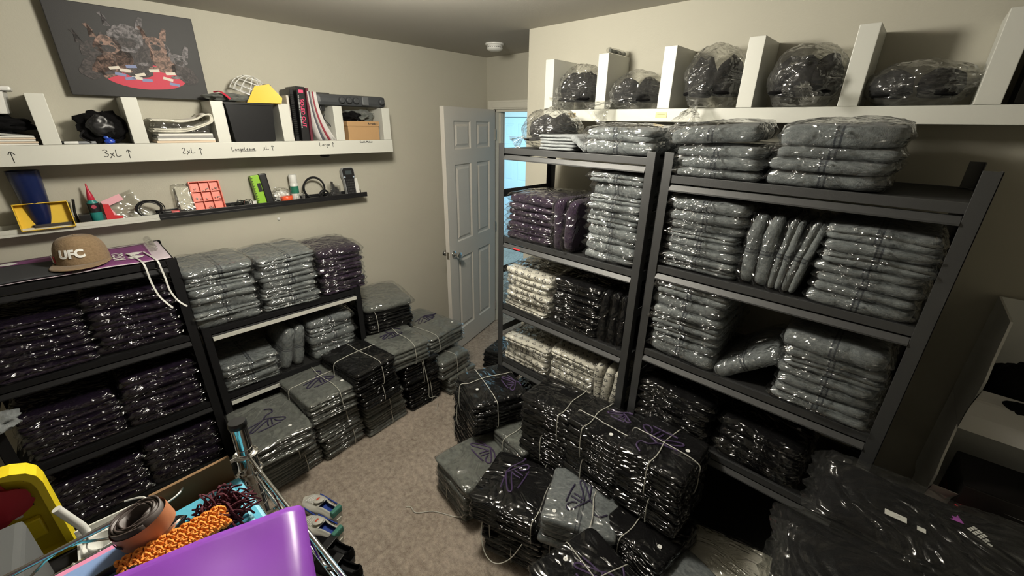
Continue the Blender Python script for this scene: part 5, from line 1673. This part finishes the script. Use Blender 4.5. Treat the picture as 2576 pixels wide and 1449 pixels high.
for zt in (1.382, .75, .20):
    bm = bmesh.new()
    zl = zt - .036
    for z, r in ((zt, .0034), (zl, .0030)):
        for a, b in (((0, -.014), (0, -CL + .014)), ((CW, -.014), (CW, -CL + .014)), ((.014, 0), (CW - .014, 0)), ((.014, -CL), (CW - .014, -CL))):
            tube(bm, [(a[0], a[1], z), (b[0], b[1], z)], r, 8)
    for px, py in ((0, 0), (CW, 0), (0, -CL), (CW, -CL)):
        for z in (zt, zl):
            tube(bm, [(px + .0165 * math.cos(2 * PI * k / 24), py + .0165 * math.sin(2 * PI * k / 24), z) for k in range(24)], .003, 6, True)
    obj('shelf_rim', bm, M['chrome'], cart, True)
    bm = bmesh.new()
    def zig(p0, p1, n):
        p0, p1 = Vector(p0), Vector(p1)
        pts = [p0.lerp(p1, i / n) + Vector((0, 0, (zt if i % 2 else zl) - p0.z)) for i in range(n + 1)]
        tube(bm, smooth_path(pts, 4), .0019, 6)
    zig((.0, -.02, zl), (.0, -CL + .02, zl), 13); zig((CW, -.02, zl), (CW, -CL + .02, zl), 13); zig((.02, 0, zl), (CW - .02, 0, zl), 7); zig((.02, -CL, zl), (CW - .02, -CL, zl), 7)
    obj('truss_wire', bm, M['chrome'], cart, True)
    bm = bmesh.new()
    for k in range(36): tube(bm, [(0, -.02 - k * (CL - .04) / 35, zl + .004), (CW, -.02 - k * (CL - .04) / 35, zl + .004)], .0016, 5)
    for k in range(1, 4): tube(bm, [(CW * k / 4, 0, zl), (CW * k / 4, -CL, zl)], .0030, 6)
    obj('shelf_mat', bm, M['chrome'], cart, True)
ZM = 1.352
def on_cart(name, label, cat, x, y, z=ZM, rz=0, group=None, rot=None):
    return thing(name, label, cat, (x, y, z), rz, group, rot)
cyan = plain('sky_blue_plastic', (.10, .44, .60), .35)
t = on_cart('storage_bin', 'sky blue plastic bin lid with ridges beside the chrome post', 'plastic bin', -.545, -.02, ZM, CR)
bm = bmesh.new(); box(bm, -.135, .135, -.17, .095, 0, .010, .006); box(bm, -.120, .120, -.155, .080, .0102, .022, .006)
obj('lid', bm, cyan, t)
bm = bmesh.new()
for x in (-.085, -.03, .03, .085): box(bm, x - .0015, x + .0015, -.15, .075, .0218, .0240, .0006)
obj('ridges', bm, cyan, t)
t = on_cart('cardboard_sheet', 'brown cardboard flap standing along the cart rim', 'cardboard', -.692, .012, ZM, CR)
crd = plain('brown_cardboard', (.22, .125, .055), .85)
obj('cardboard_panel', boxm(-.003, .003, -.055, .048, 0, .050, .0005), crd, t); obj('folded_flap', boxm(.0032, .020, -.055, .048, .0, .004, .0005), crd, t)
t = on_cart('wire_tie', 'bent loose white wire across the cart rim', 'wire', -.69, -.02, 1.3885)
obj('wire', tubem(smooth_path([(-.02, .02, 0), (.01, .01, .001), (.018, -.015, .002), (-.018, -.03, .001), (-.03, -.05, -.0)], 5), .0016, 6), M['plasticwht'], t, True)
# maroon yarn
yarn = plain('maroon_yarn', (.085, .010, .022), .9)
t = on_cart('yarn_tassel', 'maroon yarn tassel spread over the sky blue bin', 'yarn', -.585, .022, ZM + .023)
bm = bmesh.new()
for i in range(150):
    a = rnd.uniform(R_(-100), R_(130)) if i % 3 else rnd.uniform(0, 2 * PI); L = rnd.uniform(.015, .046); h = rnd.uniform(.004, .040)
    c = Vector((rnd.uniform(-.02, .012), rnd.uniform(-.022, .018), .004))
    d = Vector((-math.sin(a), math.cos(a), 0))
    tube(bm, smooth_path([c, c + d * L * .5 + Vector((rnd.uniform(-.006, .006), rnd.uniform(-.006, .006), h)), c + d * L + Vector((rnd.uniform(-.008, .008), rnd.uniform(-.008, .008), max(.0, h * rnd.uniform(.2, 1.1))))], 3), .0014, 5)
obj('yarn_strands', bm, yarn, t, True)['kind'] = 'stuff'
# tape roll
t = on_cart('leather_strap_roll', 'rolled brown and orange strap lying on its side in the cart', 'strap roll', -.600, -.048, 1.413, 0, None, (R_(10), R_(-8), .3))
bm = bmesh.new(); pts = []
for i in range(150):
    a = i * .21; r = .0155 + .00043 * a * 1.0
    pts.append((r * math.cos(a), r * math.sin(a)))
lo = [bm.verts.new((x, y, .0 + .0015 * math.sin(i * .9))) for i, (x, y) in enumerate(pts)]; hi = [bm.verts.new((x, y, .036 + .0015 * math.sin(i * .7))) for i, (x, y) in enumerate(pts)]
for i in range(149): bm.faces.new((lo[i], lo[i + 1], hi[i + 1], hi[i]))
o = obj('strap', mesh_from(bm, 'strap', plain('brown_leather_strap', (.075, .055, .05), .5), True), None, t); md = o.modifiers.new('t', 'SOLIDIFY'); md.thickness = .0019
obj('orange_face', lathem([(.0302, .006), (.0302, .030)], 40, cap0=False, cap1=False), plain('orange_tan_strap', (.62, .25, .12), .5), t, True)
bm = bmesh.new()
for k in range(9): box(bm, -.0004 + .0, .0004, -.0318, -.0308, .016, .021, mat=Matrix.Rotation(.06 * k - .1, 4, 'Z'))
obj('printed_marks', bm, M['ink'], t)
t = on_cart('black_pouch', 'dark crumpled pouch under the strap roll', 'pouch', -.61, -.058, ZM + .025); bm = lump(.035, .045, .024, 19, .2, 3); obj('pouch_body', bm, M['black'], t, True)
# orange crochet
orange = plain('orange_yarn', (.95, .34, .05), .8)
t = on_cart('crochet_strip', 'bright orange crochet strip along the edge of the purple sheet', 'crochet', -.553, -.028, 1.418, R_(4), None, (0, R_(12), R_(2)))
bm = bmesh.new()
for j in range(19):
    for i in range(6):
        x, y = -.014 + i * .0056, -.052 + j * .0057 + (.0028 if i % 2 else 0)
        a = (i + j) % 2 * PI / 2 + .4
        tube(bm, [(x + .0036 * math.cos(q + a), y + .0027 * math.sin(q + a), .002 + .0022 * math.sin(q * 2 + i)) for q in [2 * PI * k / 9 for k in range(9)]], .0021, 5, True)
obj('stitches', bm, orange, t, True)
# folders
pinkf = plain('pink_card', (.85, .30, .50), .5); peri = plain('periwinkle_card', (.26, .40, .72), .5)
t = on_cart('folder', 'periwinkle blue card folder under the purple sheet', 'folder', -.49, -.13, 1.402, R_(3)); obj('folder_cover', boxm(-.122, .15, -.10, .072, 0, .004, .001), peri, t)
t = on_cart('folder', 'pink card folder edge under the periwinkle folder', 'folder', -.49, -.13, 1.396, R_(3)); obj('folder_cover', boxm(-.136, .15, -.11, .074, 0, .0045, .001), pinkf, t)
t = on_cart('document_box', 'low white box under the pink folder in the cart', 'box', -.475, -.18, ZM + .025, R_(3)); obj('box_body', boxm(-.10, .14, -.10, .10, 0, .0185, .002), M['plasticwht'], t)
t = on_cart('periwinkle_tag', 'small periwinkle paper tab beside the strap roll', 'paper tab', -.578, -.062, 1.410, .6); obj('tab', boxm(-.004, .004, -.014, .014, 0, .002, .0005, mat=Matrix.Rotation(.2, 4, 'X')), peri, t)
# scissors
t = on_cart('scissors', 'black-handled scissors lying over the periwinkle folder', 'scissors', -.555, -.092, 1.413, R_(0), None, (R_(8), R_(-4), R_(25)))
loop_ = [(.0, -.060, 0), (-.018, -.045, 0), (-.022, -.015, 0), (-.012, .012, 0), (.004, .016, 0), (.006, -.010, 0), (.006, -.045, 0)]
obj('handle', tubem(smooth_path(loop_, 5, True), .0048, 10, True), M['plasticblk'], t, True)
obj('handle', tubem(smooth_path([(.022, -.042, .002), (.010, -.02, .002), (.008, .008, .002), (.020, .018, .002), (.030, .002, .002), (.032, -.025, .002)], 5, True), .0048, 10, True), M['plasticblk'], t, True)
bm = bmesh.new(); polyx(bm, [(.002, .014), (.012, .014), (.010, .085), (.007, .085)], -.001, .001); polyx(bm, [(.006, .014), (.018, .016), (.011, .083), (.008, .083)], .0012, .0028); obj('blade', bm, M['chrome'], t)
# purple sheet
pv = plain('purple_vinyl', (.27, .06, .50), .33, 0, .0006, 24)
t = on_cart('vinyl_sheet', 'glossy purple vinyl sheet folded over, nearest the camera', 'vinyl sheet', -.36, -.03, 1.432, R_(-14.5))
bm = bmesh.new()
nx, ny = 40, 44
def pf(u, v):
    x = -.12 + .40 * u
    y = -.24 + .345 * v
    z = .028 + .012 * math.sin(u * 2.4 + v * 2.2) + .006 * noise.noise(Vector((x * 12, y * 12, 1)))
    e = max(0.0, v - .93) / .07
    if e > 0:
        a = e * PI * .8
        y = -.24 + .345 * .93 + .012 * math.sin(a) * 1.6
        z += -.012 * (1 - math.cos(a))
    return Vector((x, y, z))
g = [[bm.verts.new(pf(i / nx, j / ny)) for j in range(ny + 1)] for i in range(nx + 1)]
for i in range(nx):
    for j in range(ny): bm.faces.new((g[i][j], g[i + 1][j], g[i + 1][j + 1], g[i][j + 1]))
o = obj('sheet', mesh_from(bm, 'sheet', pv, True), None, t); md = o.modifiers.new('t', 'SOLIDIFY'); md.thickness = .0012
o = on_cart('craft_box', 'white craft box carrying the purple sheet', 'box', -.35, -.06, ZM + .025, R_(-14)); obj('box_body', boxm(-.06, .12, -.16, .09, 0, .060, .004), M['plasticwht'], o)

# ------------------------------------------------------------------ things beyond the cart
t = thing('drawer_unit', 'black drawer unit between the wire cart and the black rack', 'drawer unit', (-1.06, -.42, 0), 0)
obj('cabinet_body', boxm(-.15, .14, -.36, .38, 0, .995, .006), M['plasticblk'], t)
for k in range(4):
    d = obj('drawer', boxm(.1405, .148, -.35, .37, .03 + .24 * k, .25 + .24 * k, .004), M['plasticblk'], t); obj('drawer_handle', boxm(.1485, .158, -.06, .06, .13 + .24 * k, .145 + .24 * k, .002), dgp, d)
yp = plain('yellow_case_plastic', (.72, .56, .01), .45)
t = thing('tool_case', 'open yellow plastic case with red and white packets inside', 'case', (-1.18, -.21, .997), 0)
m_ = Matrix.Rotation(R_(-6), 4, 'X')
bm = bmesh.new()
out_ = [(-.0, 0), (-.42, 0), (-.42, .17), (-.20, .228), (-.06, .245), (-.035, .243), (-.015, .233), (-.004, .218), (0, .198)]
polyx(bm, out_, -.030, -.020, mat=Matrix(((0, 0, 1, 0), (1, 0, 0, 0), (0, 1, 0, 0), (0, 0, 0, 1))))
cy_, cz_ = -.21, .115
inn = [(cy_ + (y - cy_) * .945, cz_ + (z - cz_) * .91) for y, z in out_]
R4 = [[bm.verts.new((x, y, z)) for y, z in pts] for x, pts in ((-.021, out_), (.012, out_), (.012, inn), (-.021, inn))]
for A, B in zip(R4, R4[1:] + R4[:1]):
    for k in range(len(out_)): bm.faces.new((A[k], A[(k + 1) % len(out_)], B[(k + 1) % len(out_)], B[k]))
obj('case_shell', bm, yp, t)
obj('latch', boxm(-.02, -.005, -.058, -.030, .055, .105, .004), yp, t); obj('latch', boxm(-.02, -.008, -.062, -.050, .12, .135, .002), M['plasticwht'], t)
bm = bmesh.new()
for y, z in ((-.025, .205), (-.035, .14), (-.042, .178)): box(bm, -.0198, -.0186, y - .004, y + .004, z - .007, z + .007)
obj('slot', bm, M['ink'], t)
bm = lump(.008, .062, .050, 5, .25, 2, 3); [setattr(v, 'co', v.co + Vector((-.008, -.100, .170))) for v in bm.verts]; obj('red_packet', bm, plain('red_wrap', (.45, .015, .035), .6), t, True)
bm = lump(.007, .035, .075, 6, .25, 2, 3); [setattr(v, 'co', v.co + Vector((-.004, -.175, .14))) for v in bm.verts]; obj('white_packet', bm, M['plasticwht'], t, True)
bm = lump(.006, .035, .012, 7, .25, 2, 3); [setattr(v, 'co', v.co + Vector((-.004, -.115, .100))) for v in bm.verts]; obj('white_packet', bm, M['plasticwht'], t, True)
t = thing('fabric_box', 'grey fabric box in front of the yellow case', 'fabric box', (-1.03, -.46, .997), 0); obj('box_body', boxm(-.09, .10, -.25, .215, 0, .165, .012), plain('grey_felt', (.10, .105, .105), .95), t)
t = thing('craft_tray', 'white open tray of small craft bits beside the yellow case', 'tray', (-1.045, -.105, .997), 0)
bm = bmesh.new(); box(bm, -.12, .09, -.10, .10, 0, .005); box(bm, -.12, -.116, -.10, .10, .005, .045, .001); box(bm, .086, .09, -.10, .10, .005, .03, .001); box(bm, -.116, .086, -.10, -.096, .005, .03, .001); box(bm, -.116, .086, .096, .10, .005, .045, .001)
obj('tray_body', bm, M['plasticwht'], t)
t = thing('funnel', 'white plastic funnel standing in the craft tray', 'funnel', (-.985, -.145, 1.003), 0)
obj('funnel_cone', lathem([(.004, 0), (.005, .05), (.007, .085), (.022, .125), (.0235, .126), (.022, .127), (.006, .086)], 32, cap1=False), M['plasticwht'], t, True)
cols = [plain('bit_red', (.35, .02, .03), .4), plain('bit_green', (.02, .12, .08), .4), plain('bit_blue', (.10, .16, .32), .4), M['plasticwht'], M['plasticblk']]
bits = [('red', 0, -1.03, -.12, .028), ('dark green', 1, -1.0, -.085, .022), ('slate blue', 2, -1.06, -.04, .030), ('white', 3, -1.10, -.16, .030), ('black', 4, -1.08, -.09, .030)]
for nm, ci, x, y, r in bits:
    t = thing('craft_pouch', nm + ' crumpled craft pouch in the white tray', 'pouch', (x, y, 1.003 + r * .85), 0); obj('pouch_body', lump(r, r * .9, r, ci + 31, .2, 3, 3, .05, .85), cols[ci], t, True)
t = thing('white_tongs', 'white plastic handle sticking out of the craft tray', 'handle', (-1.12, -.175, 1.003), 0); obj('handle_bar', tubem([(0, 0, 0), (-.01, -.01, .07), (-.01, -.03, .14)], .008, 10), M['plasticwht'], t, True)
t = thing('white_rag', 'crumpled white rag at the edge of the black rack', 'rag', (-2.405, -.455, .765), 0); obj('rag_cloth', lump(.055, .05, .038, 41, .25, 2.2, 4, .02, .9), M['tee'], t, True)

# ------------------------------------------------------------------ white cabinet and stacking bins by the end wall
t = thing('low_cabinet', 'low white cabinet behind the big black garment bags', 'cabinet', (.58, 1.80, 0), 0)
obj('cabinet_body', boxm(-.245, .25, -.22, .27, 0, .66, .004), M['plasticwht'], t)
for s in (-1, 1): d = obj('door', boxm(-.24 if s < 0 else .003, -.003 if s < 0 else .245, -.236, -.2205, .03, .65, .003), M['plasticwht'], t); obj('door_handle', boxm(s * .03 - .006, s * .03 + .006, -.252, -.2365, .30, .42, .003), M['chrome'], d)
def scoop_bin(label, z):
    t = thing('stacking_bin', label, 'stacking bin', (.56, 1.92, z), 0, 'white stacking bins')
    bm = bmesh.new(); W_, D_, H_ = .235, .155, .37
    prof = [(-D_, .09), (-D_ - .035, .135), (-D_ - .055, .20)]
    box(bm, -W_, W_, -D_, D_, 0, .006, .001); box(bm, -W_, W_, D_ - .005, D_, .006, H_, .001)
    for x in (-W_, W_ - .006):
        polyx(bm, [(-D_, .006), (D_ - .006, .006), (D_ - .006, H_), (-D_ + .03, H_), (-D_ + .005, .25), (-D_ - .02, .19), (-D_ - .015, .12)], x, x + .006, mat=Matrix(((0, 0, 1, 0), (1, 0, 0, 0), (0, 1, 0, 0), (0, 0, 0, 1))))
    sec = [(-D_, .0), (-D_ - .006, .06), (-D_ - .018, .12), (-D_ - .05, .17), (-D_ - .056, .172), (-D_ - .022, .128), (-D_ + .004, .06), (-D_ + .006, .0)]
    A = [bm.verts.new((-W_, y, z_)) for y, z_ in sec]; B = [bm.verts.new((W_, y, z_)) for y, z_ in sec]
    for k in range(len(sec)): bm.faces.new((A[k], A[(k + 1) % len(sec)], B[(k + 1) % len(sec)], B[k]))
    bm.faces.new(A); bm.faces.new(B[::-1])
    obj('bin_body', bm, M['plasticwht'], t)
    return t
scoop_bin('lower white open-front stacking bin with black and red cartons', .662)
scoop_bin('upper white open-front stacking bin holding a round black hat', 1.034)
t = thing('black_hat', 'round fuzzy black hat in the upper white stacking bin', 'hat', (.43, 1.80, 1.205), 0); obj('hat_crown', lump(.095, .085, .085, 51, .12, 2.5, 4, .03, .75), M['black'], t, True)
for k, (lb, c, z) in enumerate((('black carton stacked upon the dark red one in the lower bin', (.012, .010, .010), .775), ('dark red carton in the lower white stacking bin', (.13, .018, .014), .669))):
    t = thing('carton', lb, 'carton', (.50, 1.80, z + .0), .05, 'cartons in the lower bin'); obj('carton_body', boxm(-.12, .14, -.09, .11, 0, .104, .004), plain('carton_%d' % k, c, .5), t); obj('carton_flap', boxm(-.118, .138, -.088, .108, .1042, .1075 - .002, .0005), plain('carton_flap_%d' % k, c, .6), t)
t = thing('standby_lamp', 'small glowing red standby light on a black power brick', 'power brick', (.415, 1.60, .6625), 0); obj('brick', boxm(-.03, .07, -.008, .05, 0, .045, .004), M['plasticblk'], t)
rm, rnt, rp = new_mat('red_led'); rp.inputs['Base Color'].default_value = (.6, .02, .03, 1); rp.inputs['Emission Color'].default_value = (1, .03, .06, 1); rp.inputs['Emission Strength'].default_value = 2.5
bm = bmesh.new(); bmesh.ops.create_icosphere(bm, subdivisions=2, radius=.008, matrix=Matrix.Translation((.0, -.008, .043))); obj('led', bm, rm, t, True)
for k, (x, y, r) in enumerate(((.52, 1.62, .075), (.60, 1.64, .06), (.68, 1.66, .07))):
    t = thing('black_pouch', ['shaggy black knit bundle nearest the emblem garment bag', 'middle shaggy black knit bundle on the low cabinet', 'farther shaggy black knit bundle on the low cabinet'][k], 'knit bundle', (x, y, .662 + r * .8), 0); obj('knit_body', lump(r, r * .8, r, 61 + k, .3, 3, 4, .1, .8), M['black'], t, True)
